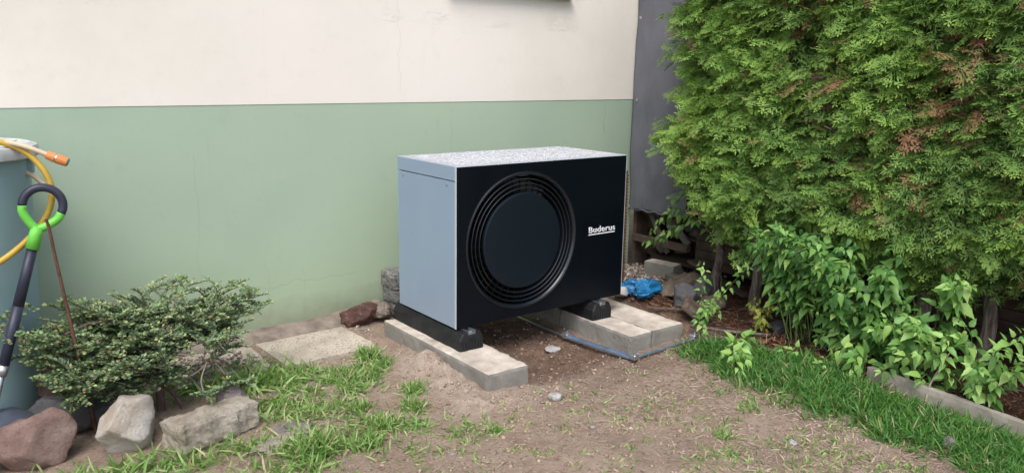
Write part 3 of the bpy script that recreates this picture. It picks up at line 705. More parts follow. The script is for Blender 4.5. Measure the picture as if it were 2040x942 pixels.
# ---------------------------------------------------------------- rocks
rock('rock', (-1.775, .07, .08), (.140, .125, .12), 3, MT['rock_pink'], 'rounded reddish pink granite boulder at the lower left corner', rz=.3, cuts=12)
rock('rock', (-1.655, .27, .075), (.135, .10, .105), 8, MT['rock_grey'], 'dark grey angular boulder just behind the pink one', rz=.2, cuts=12)
rock('rock', (-1.665, .54, .08), (.12, .10, .10), 12, MT['rock_brown'], 'brown boulder between barrel and shrub', rz=1.2, cuts=9)
rock('rock', (-1.480, .0, .085), (.155, .11, .125), 23, MT['rock_cream'], 'cream white fractured boulder between the rod and the tan block', rz=.5, cuts=14, rough=.05)
rock('rock', (-1.50, .30, .05), (.12, .09, .08), 31, MT['rock_grey'], 'small dark stone in shadow behind the cream boulder', rz=.2)
rock('rock', (-1.44, .55, .06), (.12, .07, .06), 36, MT['rock_tan'], 'flat tan stone seen under the middle of the shrub', rz=.2)
rough_block('stone_block', (.35, .15, .12), (-1.200, -.085, .045), R(16), MT['rock_tan'], 'long pale tan rubble block on the grass edge in front of the shrub', 'stone block', 6, cell=.014, amp=.014, bev=.016, rx=R(-6))
rock('rock', (-1.075, .055, .075), (.055, .075, .065), 52, MT['rock_violet'], 'small violet grey stone leaning against the right end of the tan block', rz=.3)
rock('flat_stone', (-1.02, -.315, .004), (.15, .055, .022), 55, MT['rock_tan'], 'flat half buried stone right of the tan block', 'stone', rz=.35, cuts=6)
rock('flat_stone', (-.93, -.22, .002), (.09, .06, .02), 57, MT['rock_violet'], 'low grey stone set in soil behind the flat tan one', 'stone', rz=.1, cuts=6)
rock('rock', (1.73, .05, .065), (.115, .09, .085), 61, MT['rock_grey'], 'blue grey boulder right of the blue bag, behind the beams', rz=.9, cuts=12)
rough_block('stone_slab', (.20, .13, .05), (1.60, -.135, .055), R(40), MT['rock_brown'], 'brown stone slab tilted against the grey boulder', 'stone', 64, rx=R(38), cell=.016, amp=.008, bev=.01)
rock('rock', (1.93, .05, .08), (.10, .08, .09), 66, MT['rock_grey'], 'dark stone against the board fence behind the vine', rz=.4)
rock('rock', (1.80, -.12, .04), (.09, .08, .07), 67, MT['rock_brown'], 'brown stone beside the left hedge trunk', rz=.1)
rock('rock', (1.78, -.62, .03), (.10, .07, .05), 68, MT['rock_grey'], 'dark grey stone in the litter between the two hedge trunks', rz=.7)
rock('rock', (1.62, -2.0, .03), (.08, .07, .06), 69, MT['rock_grey'], 'grey stone in the bed at the right edge of the frame', rz=.7)
def pebble(x, y, s, seed, label, m='pebble'):
    rock('pebble', (x, y, gz(x, y)+s*.35), (s, s*.75, s*.6), seed, MT[m], label, 'pebble', rz=seed*.7, sub=3)
pebble(.160, -.585, .040, 71, 'lumpy white stone on the bare soil in front of the left beam')
pebble(1.11, -1.86, .048, 72, 'pale stone in the grass near the concrete kerb', 'rock_violet')
rock('flat_stone', (.585, -.06, -.012), (.05, .04, .014), 73, MT['pebble'], 'flat pale stone in the dug soil between the beams', 'stone')
pebble(.085, -.90, .014, 74, 'small blue white pebble on the sand, middle foreground')
pebble(.46, -1.18, .011, 75, 'small white pebble right of the middle foreground')
pebble(-.52, -.78, .012, 76, 'tiny white pebble among sparse grass at the front')
pebble(1.03, -.60, .013, 77, 'small white pebble beside the left tip of the right grass')
pebble(-.92, -.16, .018, 78, 'white chip between the tan block and the grass')
pebble(.63, -1.48, .022, 79, 'flat white pebble in the sparse grass, lower right')

# ---------------------------------------------------------------- kerb
rough_block('kerb', (.05, .98, .17), (1.437, -1.79, -.004), R(-7), MT['concrete_kerb'], 'grey concrete kerb edging the bed below the hedge, grass at its foot', 'kerb', 81, cell=.022, amp=.003, bev=.006, ry=R(5))
# old felt lawn edge
bm = bmesh.new(); rows = []
P = spline([(1.33, -.50, .02), (1.345, -.58, .03), (1.37, -.70, .03), (1.42, -.84, .015), (1.44, -.97, -.01)], 10)
for i, p in enumerate(P):
    row = []
    for j in range(6):
        t_ = j/5; x = p.x-.035*t_+.01*mnoise.noise(p*20+Vector((0, 0, j))); z = p.z+.032*math.sin(math.pi*min(1, .25+t_*.75))-.02*t_
        row.append(bm.verts.new((x, p.y, z+.008*mnoise.noise(p*30+Vector((j, 0, 0))))))
    rows.append(row)
for i in range(len(rows)-1):
    for j in range(5): bm.faces.new((rows[i][j], rows[i+1][j], rows[i+1][j+1], rows[i][j+1]))
o = bmlink('bark_strip', bm, MT['felt'], None, True); o.modifiers.new('s', 'SOLIDIFY').thickness = .012
tag(o, 'curled strip of old bark edging between the grass tip and the litter', 'bark strip')
# draped felt cover near the fence
bm = bmesh.new(); G = 26; vs = []
for i in range(G):
    for j in range(G):
        u, v = i/(G-1)*2-1, j/(G-1)*2-1
        x = 2.02+.26*u*(1-.15*v); y = .26+.17*v+.05*u
        h = .105*math.exp(-(u*u*1.1+v*v*1.6)) + .03*mnoise.fractal(Vector((u*1.8, v*2.4, 5)), .7, 2, 5)+.012*math.sin(9*u+3*v)
        vs.append(bm.verts.new((x, y, .005+max(h, -.01))))
for i in range(G-1):
    for j in range(G-1): bm.faces.new((vs[i*G+j], vs[(i+1)*G+j], vs[(i+1)*G+j+1], vs[i*G+j+1]))
o = bmlink('felt_scrap', bm, MT['felt'], None, True); o.modifiers.new('s', 'SOLIDIFY').thickness = .006
tag(o, 'crumpled brown felt scrap draped over rubble below the shed boards', 'felt')
# blue bag: crumpled film
bm = bmesh.new(); bmesh.ops.create_icosphere(bm, subdivisions=5, radius=1)
for v in bm.verts:
    q = v.co.copy(); w = q+Vector((mnoise.noise(q*1.3), mnoise.noise(q*1.3+Vector((5, 0, 0))), 0))*.5
    a = 1-abs(mnoise.noise(w*1.5+Vector((3, 1, 8))))*1.6; b = 1-abs(mnoise.noise(w*3.3+Vector((1, 9, 2))))*1.2; s_ = .50+.42*a+.16*b
    q = q*s_; lobe = 1+.35*math.sin(3*math.atan2(q.y, q.x)+.6); v.co = Vector((q.x*.12*lobe, q.y*.09*lobe, max(q.z, -.2)*.085))
o = bmlink('plastic_bag', bm, MT['blue_film'], None); o.location = (1.665, .335, .045); o.rotation_euler = (0, 0, -.35)
tag(o, 'crumpled bright blue plastic bag on the soil right of the unit', 'plastic bag')
rock('white_scrap', (1.53, .395, .045), (.065, .05, .04), 85, MT['white_scrap'], 'white foam scrap tucked beside the left end of the blue bag', 'scrap', sub=3)

# ---------------------------------------------------------------- shed: boards, frame, junk under the net
SX = 2.34
shed = empty('garden_shed', (SX, -.6, 0), 'old board shed side running along behind the hedge and the dark net', 'shed')
z = .10; i = 0
while z < 2.3:
    h = .062 if z < .66 else .11
    y1 = .46 if z < .60 else .95
    bm = bmesh.new(); m_ = Matrix.Translation((SX-.006*(i % 2)-.002*(i % 3), 0, z)) @ Matrix.Rotation(R(-8), 4, 'Y')
    add_box(bm, (-.010, -3.4, 0), (.008, y1, h-.005), .002, m_); bmlink('board', bm, MT['board'], shed); z += h; i += 1
for (y, w) in ((.94, .05), (.47, .05), (-.9, .06), (-2.2, .06)): box('post', (SX+.02, y-w/2, -.03), (SX+.08, y+w/2, 2.35), MT['board'], shed, .003)
box('back_wall', (SX+.46, -3.4, -.03), (SX+.49, .985, 2.35), MT['board'], shed); box('side_wall', (2.23, .955, -.03), (SX+.46, .985, 2.35), MT['board'], shed)
box('roof', (SX-.12, -3.5, 2.36), (SX+.6, .98, 2.40), MT['board_grey'], shed)
box('beam', (2.20, .44, .205), (2.245, .97, .255), MT['board'], shed, .004)
# lumber and junk in the opening
def plank(a, b, w, t_, m, label, tilt=0):
    a, b = Vector(a), Vector(b); L_ = (b-a).length; q = (b-a).to_track_quat('Y', 'Z')
    bm = bmesh.new(); add_box(bm, (-w/2, -L_/2, -t_/2), (w/2, L_/2, t_/2), .003)
    o = bmlink('plank', bm, m); o.rotation_mode = 'QUATERNION'; o.rotation_quaternion = q; o.location = (a+b)/2
    return tag(o, label, 'plank')
plank((2.30, .93, .48), (2.26, .66, .16), .02, .045, MT['board_grey'], 'grey batten leaning steeply in the dark opening nearest the wall')
plank((2.33, .84, .50), (2.29, .50, .24), .02, .05, MT['board_grey'], 'grey lath crossing diagonally behind the leafy twig in the shed opening')
plank((2.27, .92, .42), (2.27, .55, .40), .03, .02, MT['rust'], 'reddish brown lath lying level under the net hem')
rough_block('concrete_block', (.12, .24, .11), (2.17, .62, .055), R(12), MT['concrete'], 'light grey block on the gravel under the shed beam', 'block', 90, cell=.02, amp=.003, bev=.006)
plank((2.10, .50, .045), (2.05, .20, .040), .07, .045, MT['board_grey'], 'short grey plank end beside the light grey block')
for i, (y, z, s_, m_) in enumerate(((.78, .33, .06, 'white_scrap'), (.62, .35, .055, 'grey_block'), (.86, .14, .05, 'rock_violet'), (.70, .15, .045, 'rock_grey'), (.55, .30, .05, 'rock_violet'), (.88, .36, .045, 'grey_block'))):
    rock('rubble', (2.44, y, z), (s_*1.3, s_*1.2, s_), 95+i, MT[m_], ['pale lump of junk behind the leaning battens', 'grey lump stored behind the diagonal lath', 'violet stone low in the opening near the wall corner', 'dark stone low in the opening under the beam', 'violet lump beside the right post of the opening', 'grey lump high in the opening near the wall corner'][i], 'rubble', sub=3)
box_sh = box('shelf', (2.36, .50, .255), (2.78, .97, .275), MT['board'], shed); box('shelf', (2.36, .50, .06), (2.78, .97, .085), MT['board'], shed)

plank((2.20, .40, .16), (2.10, -.15, .05), .055, .018, MT['board'], 'dark board leaning low against the shed side behind the stones')
plank((1.96, .42, .03), (1.84, .18, .035), .03, .02, MT['trunk'], 'short broken branch between the felt scrap and the blue bag')
plank((1.50, .12, .012), (1.62, -.04, .02), .02, .012, MT['bark'], 'small dark stick on the soil beside the outer beam')
# shade net
bm = bmesh.new(); G1, G2 = 40, 90; vs = []
for j in range(G2):
    for i in range(G1):
        u = i/(G1-1); w = j/(G2-1); y = .975-.54*u; z = .445+1.9*w + (.012*u if w < .01 else 0)
        x = 2.165 + .010*math.sin((y*3.1+z*1.1)*9+2*mnoise.noise(Vector((y*2, 4, z*2))))*math.exp(-z*.9+.3) + .022*mnoise.noise(Vector((y*3, 9, z*.7))) + .012*mnoise.noise(Vector((y*5, 0, z*1.3))) + .006*mnoise.noise(Vector((y*12, 3, z*5))) - .02*math.exp(-((w-.05)/.05)**2)*math.sin(u*9)*.4
        if u > .85: y += .02*mnoise.noise(Vector((0, 1, z*3)))
        vs.append(bm.verts.new((x, y, z)))
for j in range(G2-1):
    for i in range(G1-1): bm.faces.new((vs[j*G1+i], vs[j*G1+i+1], vs[(j+1)*G1+i+1], vs[(j+1)*G1+i]))
nt_ = empty('shade_net', (2.165, .7, .45), 'dark grey woven shade net hanging from the shed beside the house corner', 'shade net')
o = bmlink('net', bm, MT['net'], nt_, True); o.modifiers.new('s', 'SOLIDIFY').thickness = .003
bm = bmesh.new(); add_tube(bm, [Vector((2.16, .975-.54*i/30, .447+.006*math.sin(i)+.012*i/30)) for i in range(31)], .006, None, 6); bmlink('hem', bm, MT['net'], nt_, True)
for (y, z) in ((.925, 1.235), (.925, 1.80), (.955, .468), (.925, 2.1)):
    e = lathe('eyelet', [(.009, 0), (.009, .003), (.004, .003), (.004, 0)], (0, 0, 0), MT['net_eyelet'], nt_, 14)
    e.matrix_parent_inverse = Matrix.Identity(4); e.location = Vector((2.146, y, z))-nt_.location; e.rotation_euler = (0, -math.pi/2, 0)

# ---------------------------------------------------------------- foliage templates
def frond(nside, nsub, seed, sublen=.11, bend=.3, w1=.013, w2=.017):
    rnd = random.Random(seed); V = []; F = []; A = []
    def shard(p, dx, dy, L_, w, a0, a1):
        n_ = (-dy, dx); i = len(V); m_ = (p[0]+dx*L_*.55, p[1]+dy*L_*.55)
        V.extend([p, (m_[0]-n_[0]*w, m_[1]-n_[1]*w), (m_[0]+n_[0]*w, m_[1]+n_[1]*w), (p[0]+dx*L_, p[1]+dy*L_)])
        F.append((i, i+1, i+2)); F.append((i+2, i+1, i+3)); A.extend((a0, a0, a0, a1))
    shard((0, 0), 0, 1, 1.0, .010, .1, .9)
    for i in range(nside):
        t = .10+.78*i/(nside-1)
        for s_ in (-1, 1):
            tt = t+rnd.uniform(-.04, .04); ang = R(rnd.uniform(34, 58)); L_ = (.52*(1-tt)**.7+.12)*rnd.uniform(.7, 1.2)
            if tt < .25: L_ *= .7
            dx, dy = s_*math.sin(ang), math.cos(ang); shard((0, tt), dx, dy, L_, w1, .1+.3*tt, .6+.4*tt)
            for q in range(nsub):
                u = .30+.60*q/max(1, nsub-1)
                for s2 in (-1, 1):
                    a2 = ang*s_ + s2*R(rnd.uniform(30, 48)); l2 = sublen*(1.3-u*.6)*rnd.uniform(.7, 1.3)
                    shard((dx*L_*u, tt+dy*L_*u), math.sin(a2), math.cos(a2), l2, w2, .15+.35*u*tt, .45+.55*u)
    v = np.array([(x, y, -bend*y*y-.4*x*x+.02*math.sin(17*x+13*y+seed)) for x, y in V]); return v, np.array(F), np.clip(np.array(A), 0, 1)
# hedge shape
def hedge_face(y, z):
    base = 1.71 + .05*fbm(y, z, 2.2, 3, 61) + .09*fbm(y, z*1.3, 9, 3, 63, .7)
    base = base + .16*sst(.75, .45, z)*1.0
    end = hedge_end(z); base = base + .35*sst(end-.28, end, y)**2
    return base
def hedge_end(z): return np.interp(z, [.4, .55, .7, .85, .98, 1.08, 1.2, 1.35, 1.5, 1.7, 1.9, 2.3], [-.02, .05, .17, .25, .30, .34, .27, .22, .27, .31, .30, .30])-.03
def hedge_bot(y): return np.interp(y, [-2.6, -1.9, -1.7, -1.4, -1.0, -.6, -.3, 0, .2], [.46, .48, .52, .50, .48, .44, .42, .50, .62])+.16*fbm(y, y*0, 6, 3, 71, .7)+.02
hg = empty('thuja_hedge', (1.95, -.9, 0), 'tall clipped green thuja hedge on the right with some brown dead sprigs', 'hedge')
def hedge_pts(n, dmin, dmax, bunch=0):
    y = RNG.uniform(-2.5, .32, n); z = RNG.uniform(.36, 2.2, n)
    k_ = (y < hedge_end(z)) & (z > hedge_bot(y))
    if bunch: k_ &= (fbm(y, z*1.5, 11, 3, 201, .7) > -.12+.5*(RNG.random(n)-.5)-bunch)
    y, z = y[k_], z[k_]
    x = hedge_face(y, z)+RNG.uniform(dmin, dmax, len(y)); return x, y, z
def brown(y, z):
    m = .6*blob(y, z, -.72, 1.70, .2, .16)+.7*blob(y, z, -1.45, 1.35, .16, .22)+.7*blob(y, z, -.86, 1.33, .12, .2)+.6*blob(y, z, -1.55, 1.6, .15, .15)+.5*blob(y, z, -1.2, .95, .2, .2)+.4*blob(y, z, -1.9, 1.3, .2, .4)
    return np.clip(m, 0, 1)*sst(-.1, .5, fbm(y, z, 9, 3, 81)+.15)
def hedge_layer(name, n, dmin, dmax, tmpl, smin, smax, tbl, tbh, deadp=1.0, deadbase=.02, low=-.75, high=.35, bunch=0, gaps=0):
    x, y, z = hedge_pts(n, dmin, dmax, bunch)
    if gaps: k_ = fbm(y, z*1.6, 5.5, 3, 303, .6) < .15+.14*RNG.random(len(y)); x, y, z = x[k_], y[k_], z[k_]
    n = len(x)
    dirs = np.stack([-np.ones(n)*RNG.uniform(.35, 1.1, n), RNG.normal(.12, .55, n), RNG.uniform(low, high, n)], 1)
    endm = sst(hedge_end(z)-.3, hedge_end(z), y); dirs[:, 1] += 1.0*endm
    upv = np.stack([RNG.normal(-.55, .4, n), RNG.normal(.0, .45, n), np.abs(RNG.normal(.85, .3, n))], 1)
    ax, ay, az = frames(dirs, upv)
    clump = np.clip(fbm(y, z, 2.6, 4, 91)*.95+.5, 0, 1)
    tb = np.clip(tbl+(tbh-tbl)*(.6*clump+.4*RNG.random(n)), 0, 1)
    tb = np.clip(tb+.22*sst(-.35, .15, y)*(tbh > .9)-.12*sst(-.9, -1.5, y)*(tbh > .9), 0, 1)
    dead = ((RNG.random(n) < deadbase+.9*brown(y, z)*deadp)).astype(float)*RNG.uniform(.6, 1, n)
    tv, tf, ta = tmpl; s_ = RNG.uniform(smin, smax, n)
    o = scatter(name, tv, tf, ta, np.stack([x, y, z], 1), ax, ay, az, s_, tb, dead, MT['thuja'], hg); tag(o, kind='stuff')
T1, T1b, T2, T3 = frond(4, 1, 1, .26, w1=.034, w2=.036), frond(4, 2, 6, .2, .1, w1=.030, w2=.034), frond(4, 1, 2, .24, .45, .034, .036), frond(3, 1, 3, .25, w1=.04, w2=.04)
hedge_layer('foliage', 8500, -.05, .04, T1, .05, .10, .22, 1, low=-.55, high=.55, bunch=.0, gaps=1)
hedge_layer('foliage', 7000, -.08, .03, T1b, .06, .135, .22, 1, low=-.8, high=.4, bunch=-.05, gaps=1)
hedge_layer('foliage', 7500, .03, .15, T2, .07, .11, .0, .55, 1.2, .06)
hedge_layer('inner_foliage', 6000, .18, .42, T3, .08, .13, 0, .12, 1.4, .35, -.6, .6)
# the biggest sprays one by one
SP = []
for i in range(4):
    v, f, a = frond(6, 3, 20+i, .13, .2+.1*i, .020, .023); me = bpy.data.meshes.new('spray')
    o = npmesh('spray', v, f, MT['thuja_spray'], dict(ta=a, tb=a*0, tc=a*0)); SP.append(o.data); bpy.data.objects.remove(o)
x, y, z = hedge_pts(520, -.10, -.035); zz0 = np.array([1.56, 1.10, 1.36, .86, .70, 1.80, 1.12, 1.05, 1.55, .98]); z[:50] = np.repeat(zz0, 5)+RNG.normal(0, .025, 50)
y[:50] = hedge_end(z[:50])+np.tile([-.04, -.01, .02, .05, .07], 10); x[:50] = hedge_face(y[:50]-.16, z[:50])+RNG.uniform(-.05, .08, 50)
n = min(300, len(x)); hgi = Matrix.Translation(-Vector(hg.location))
for i in range(n):
    dr = Vector((-random.uniform(.3, 1), random.gauss(.15, .6)+(1.1 if i < 50 else 0), random.uniform(-.65, .3))).normalized()
    if brown(np.array([y[i]]), np.array([z[i]]))[0] > .45: continue
    upv = Vector((random.gauss(-.5, .35), random.gauss(0, .4), .9)); zz = (upv-dr*upv.dot(dr)).normalized(); xx = dr.cross(zz)
    o = bpy.data.objects.new('spray', SP[i % 4]); col.objects.link(o); o.parent = hg
    s_ = random.uniform(.10, .145); m_ = Matrix((xx*s_, dr*s_, zz*s_)).transposed().to_4x4()
    m_.translation = Vector((x[i]+.05, y[i], z[i]))-Vector(hg.location); o.matrix_basis = m_
# trunks and inner limbs
for (bx, by, lean, r0) in ((1.90, -.37, .02, .035), (1.84, -.90, -.02, .045), (1.93, -.64, .05, .028), (1.88, -1.35, .03, .042), (1.92, -1.62, .0, .035), (1.92, -2.1, .0, .04), (2.0, .02, .0, .03)):
    P = [(bx, by, -.06), (bx+.02, by+lean*.3+.02, .12), (bx-.015, by+lean-.03, .30), (bx+.03, by+lean+.02, .55), (bx+.06, by+lean*1.5, 1.2), (bx+.08, by+lean, 2.1)]
    bm = bmesh.new(); add_tube(bm, spline(P, 6), r0*1.15, r0*.5, 10)
    for v in bm.verts: v.co += Vector((1, 1.2, 0))*.022*mnoise.noise(Vector((v.co.x*25, v.co.y*25, v.co.z*5)))
    tk = bmlink('trunk', bm, MT['trunk'], hg, True); rnd = random.Random(int(by*100))
    for q in range(9):
        z_ = .5+q*.18; a = rnd.uniform(2.2, 4.1); st = Vector((bx+.04, by+lean, z_)); en = st+Vector((math.cos(a)*.28, math.sin(a)*.35, rnd.uniform(.0, .16)))
        tube('limb', [st, st.lerp(en, .5)+Vector((0, 0, .02)), en], .011, MT['trunk'], tk, .004, 5, 3)

# ---------------------------------------------------------------- cotoneaster shrub on the left
sh = empty('cotoneaster_shrub', (-1.30, .285, 0), 'low spreading shrub with tiny dark leaves and reddish berries between barrel and slab', 'shrub')
tube('trunk', [(-1.30, .285, -.03), (-1.300, .288, .08), (-1.295, .30, .19)], .019, MT['bark'], sh, .015, 10)
tube('branch', [(-1.295, .30, .17), (-1.31, .30, .27), (-1.35, .29, .35), (-1.43, .28, .41), (-1.54, .28, .425), (-1.66, .27, .39)], .013, MT['bark'], sh, .006, 8)
tube('branch', [(-1.298, .29, .12), (-1.26, .27, .08), (-1.22, .24, .0), (-1.20, .23, -.03)], .010, MT['bark'], sh, .009, 8)
tube('branch', [(-1.30, .30, .15), (-1.22, .33, .26), (-1.12, .37, .34), (-.98, .42, .38), (-.86, .45, .40)], .010, MT['bark'], sh, .004, 7)
tube('branch', [(-1.30, .30, .15), (-1.28, .40, .30), (-1.22, .50, .42), (-1.12, .55, .50)], .010, MT['bark'], sh, .004, 7)
tube('branch', [(-1.30, .30, .13), (-1.40, .25, .22), (-1.55, .20, .27), (-1.72, .2, .27)], .009, MT['bark'], sh, .004, 7)
tube('branch', [(-1.30, .30, .13), (-1.2, .42, .18), (-1.05, .5, .22), (-.88, .52, .17)], .008, MT['bark'], sh, .004, 7)
for a, b, c_ in (((-1.31, .25, .10), (-1.38, .22, .12), (-1.40, .2, .17)), ((-1.27, .25, .12), (-1.18, .2, .16), (-1.12, .2, .20)), ((-1.15, .12, .05), (-1.17, .14, .14), (-1.14, .15, .22)), ((-1.12, .3, .12), (-1.10, .24, .2), (-1.06, .18, .14))):
    tube('dead_twig', [a, b, c_], .005, MT['deadtwig'], sh, .002, 6)
lv = np.array([(0, 0, 0), (-.32, .5, .05), (0, .5, -.04), (.32, .5, .05), (0, 1, 0)]); lf = np.array([(0, 2, 1), (0, 3, 2), (1, 2, 4), (2, 3, 4)])
LP, LD, LU, LS, LB, LC = [], [], [], [], [], []; bmt = bmesh.new(); rnd = random.Random(5)
ctr = Vector((-1.32, .34, .22))
def sprig(p0, d, L_, droop=.25, den=1.0):
    pts = []; p = p0.copy(); dd = d.normalized(); n_ = 9
    for i in range(n_+1):
        pts.append(p.copy()); dd = (dd+Vector((rnd.gauss(0, .10), rnd.gauss(0, .10), -droop/n_+rnd.gauss(0, .06)))).normalized(); p = p+dd*L_/n_
    add_tube(bmt, pts, .0025, .001, 4, False); return pts
def leaves_on(pts, dens):
    for i in range(len(pts)-1):
        a, b = pts[i], pts[i+1]; t = (b-a).normalized()
        for q in range(dens):
            p = a.lerp(b, rnd.random()); s_ = rnd.choice((-1, 1)); side = t.cross(Vector((0, 0, 1)))
            side = side.normalized() if side.length > .01 else Vector((1, 0, 0))
            dd = (t*.5+side*s_*rnd.uniform(.5, 1)+Vector((0, 0, rnd.uniform(-.1, .6)))).normalized()
            LP.append(p+dd*.003); LD.append(dd); LU.append(Vector((rnd.gauss(0, .4), rnd.gauss(-.3, .4), 1))); LS.append(rnd.uniform(.011, .018))
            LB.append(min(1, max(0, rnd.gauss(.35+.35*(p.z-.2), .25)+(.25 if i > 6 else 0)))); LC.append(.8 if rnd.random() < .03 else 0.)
roots = []
# target tips spread over a wide flat dome
tips = []
for i in range(118):
    a = rnd.uniform(0, 2*math.pi); rr = math.sqrt(rnd.random()); x = -1.325+.43*rr*math.cos(a); y = .34+.25*rr*math.sin(a)
    ztop = .465*(1-.28*rr**2)+.03*math.sin(7*x)+.02*rnd.gauss(0, 1); zz = rnd.uniform(.24+.08*(1-rr), ztop) if rnd.random() < .55 else ztop
    tips.append(Vector((x, y, zz)))
for i in range(34): tips.append(Vector((rnd.uniform(-1.72, -1.25), rnd.uniform(.08, .2), rnd.uniform(.16, .34))))
for i in range(9): tips.append(Vector((rnd.uniform(-1.84, -1.70), rnd.uniform(.15, .32), rnd.uniform(.27, .45))))
tips += [Vector(q) for q in ((-.80, .40, .40), (-.83, .38, .44), (-.90, .42, .50), (-.95, .42, .46), (-.86, .44, .37), (-.92, .5, .33), (-1.12, .5, .515), (-1.16, .48, .525), (-1.07, .5, .50), (-1.40, .45, .50), (-1.66, .38, .50), (-1.62, .36, .49), (-1.56, .4, .50), (-.88, .46, .30), (-.92, .44, .25))]
for tp in tips:
    v = tp-ctr; v.z *= .55; v = v.normalized()+Vector((rnd.gauss(0, .45), rnd.gauss(0, .45), rnd.gauss(0, .2))); v = v.normalized(); L_ = rnd.uniform(.17, .26); st = tp-v*L_*.97-Vector((0, 0, .02))
    main = sprig(st, v+Vector((0, 0, .22)), L_, .30)
    leaves_on(main[2:], 8)
    for q in range(7):
        b = main[2+q]; t = (main[2+q]-main[1+q]).normalized(); side = t.cross(Vector((0, 0, 1))).normalized()*(1 if q % 2 else -1)
        pts = sprig(b, t*.7+side+Vector((0, 0, rnd.uniform(-.1, .35))), rnd.uniform(.05, .10), .1); leaves_on(pts, 4)
for i in range(3):   # low fringe over the tan block
    pts = sprig(Vector((-1.20+.05*i, .10, .10)), Vector((.15+.1*i, -.4, .3)), .16, .5); leaves_on(pts, 10)
    for q in range(6): leaves_on(sprig(pts[2+q], Vector((rnd.gauss(0, 1), rnd.gauss(-.3, .6), .3)), .05, .2), 4)
bmlink('twigs', bmt, MT['bark'], sh, False); sh.children[-1]['kind'] = 'stuff'
n = len(LP); ax, ay, az = frames(np.array(LD), np.array(LU))
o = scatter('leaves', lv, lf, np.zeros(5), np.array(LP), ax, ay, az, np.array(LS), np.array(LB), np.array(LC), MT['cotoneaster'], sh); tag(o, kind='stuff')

# ---------------------------------------------------------------- broad leaved plants
def leaf_template(seed, wide=.30, curl=.22, teeth=True):
    rnd = random.Random(seed); ts = [0, .07, .16, .28, .42, .56, .70, .84, 1.0]; wd = [.02, .13, .25, wide, wide*.97, wide*.80, wide*.55, wide*.27, 0]
    V = []; F = []
    for i, (t, w) in enumerate(zip(ts, wd)):
        if teeth and 1 < i < 8: w *= 1.10 if i % 2 else .93
        zc = -curl*t*t; V += [(-w, t, zc+.30*w), (0, t+(.02 if i < 8 else 0), zc), (w, t, zc+.30*w)]
    for i in range(len(ts)-1):
        a = i*3; F += [(a, a+1, a+4), (a, a+4, a+3), (a+1, a+2, a+5), (a+1, a+5, a+4)]
    return np.array(V), np.array(F)
def mk_leaf_meshes(mat, tag_):
    r = []
    for i, (w, c_) in enumerate(((.25, .25), (.22, .5), (.28, .35), (.20, .15))):
        v, f = leaf_template(i, w, c_); o = npmesh('leaf', v, f, mat, dict(tc=np.zeros(len(v)))); r.append(o.data); bpy.data.objects.remove(o)
    return r
LEAF = mk_leaf_meshes(MT['bigleaf'], 'g'); LEAFY = mk_leaf_meshes(MT['yellowleaf'], 'y'); LT = leaf_template(9, .25, .4)
def plant(name, base, stems, label, cat='plant', size=.066, leafm=None, spacing=.036, bare=.25, cap=300, r=.003, extra=0, seed=0, droop=.7, group=None):
    rnd = random.Random(seed); leafm = leafm or LEAF; t = empty(name, base, label, cat, group); cand = []
    for st in stems:
        P = spline(st, 8); o_ = bmesh.new(); add_tube(o_, P, r, r*.35, 6); bmlink('stem', o_, MT['stem'], t, True)
        ln = [0]
        for i in range(1, len(P)): ln.append(ln[-1]+(P[i]-P[i-1]).length)
        L_ = ln[-1]; s_ = L_*bare; k_ = 0; phase = rnd.uniform(0, 3)
        while s_ <= L_:
            i = next(i for i in range(1, len(ln)) if ln[i] >= s_-1e-6); p = P[i-1].lerp(P[i], (s_-ln[i-1])/max(1e-6, ln[i]-ln[i-1])); tg = (P[i]-P[i-1]).normalized()
            side = tg.cross(Vector((0, 0, 1))); side = side.normalized() if side.length > .05 else Vector((1, 0, 0)); fr = s_/L_
            up2 = side.cross(tg).normalized(); ang = (k_ % 2)*math.pi/2*.8+phase*.2
            base_s = side*math.cos(ang)+up2*math.sin(ang)
            for sgn in (-1, 1):
                d_ = (base_s*sgn*1.0+tg*.55+Vector((rnd.gauss(0, .2), rnd.gauss(0, .2), -droop*rnd.uniform(.3, 1.6)))).normalized()
                cand.append((p+d_*.012, d_, size*rnd.choice((.55, .8, 1, 1, 1.2))*rnd.uniform(.85, 1.1)*(1-.35*(fr > .93)*1)))
            s_ += spacing*rnd.uniform(.8, 1.2)*(1.15-.45*fr); k_ += 1
        cand.append((P[-1], (tg+Vector((0, 0, -.3))).normalized(), size*.6)); cand.append((P[-1], (tg+Vector((.3, .2, .3))).normalized(), size*.45))
    if len(cand) > cap: rnd.shuffle(cand)
    loc0 = Vector(base)
    for (p, d_, s_) in cand[:cap]:
        upv = Vector((rnd.gauss(-.45, .35), rnd.gauss(-.4, .35), 1)); zz = (upv-d_*upv.dot(d_)).normalized(); xx = d_.cross(zz)
        o = bpy.data.objects.new('leaf', leafm[rnd.randrange(4)]); col.objects.link(o); o.parent = t
        m_ = Matrix((xx*s_, d_*s_, zz*s_)).transposed().to_4x4(); m_.translation = p-loc0; o.matrix_basis = m_
    if len(cand) > cap or extra:
        cc = cand[cap:]
        n = len(cc)
        if n:
            lo_ = np.array([c_[0][:] for c_ in cc]); dd = np.array([c_[1][:] for c_ in cc]); up_a = np.stack([RNG.normal(-.25, .3, n), RNG.normal(-.25, .3, n), np.ones(n)], 1)
            ax, ay, az = frames(dd, up_a); o = scatter('foliage', LT[0], LT[1], np.zeros(len(LT[0])), lo_, ax, ay, az, np.array([c_[2] for c_ in cc]), RNG.random(n), np.zeros(n), MT['bigleaf_mass'], t); tag(o, kind='stuff')
    return t
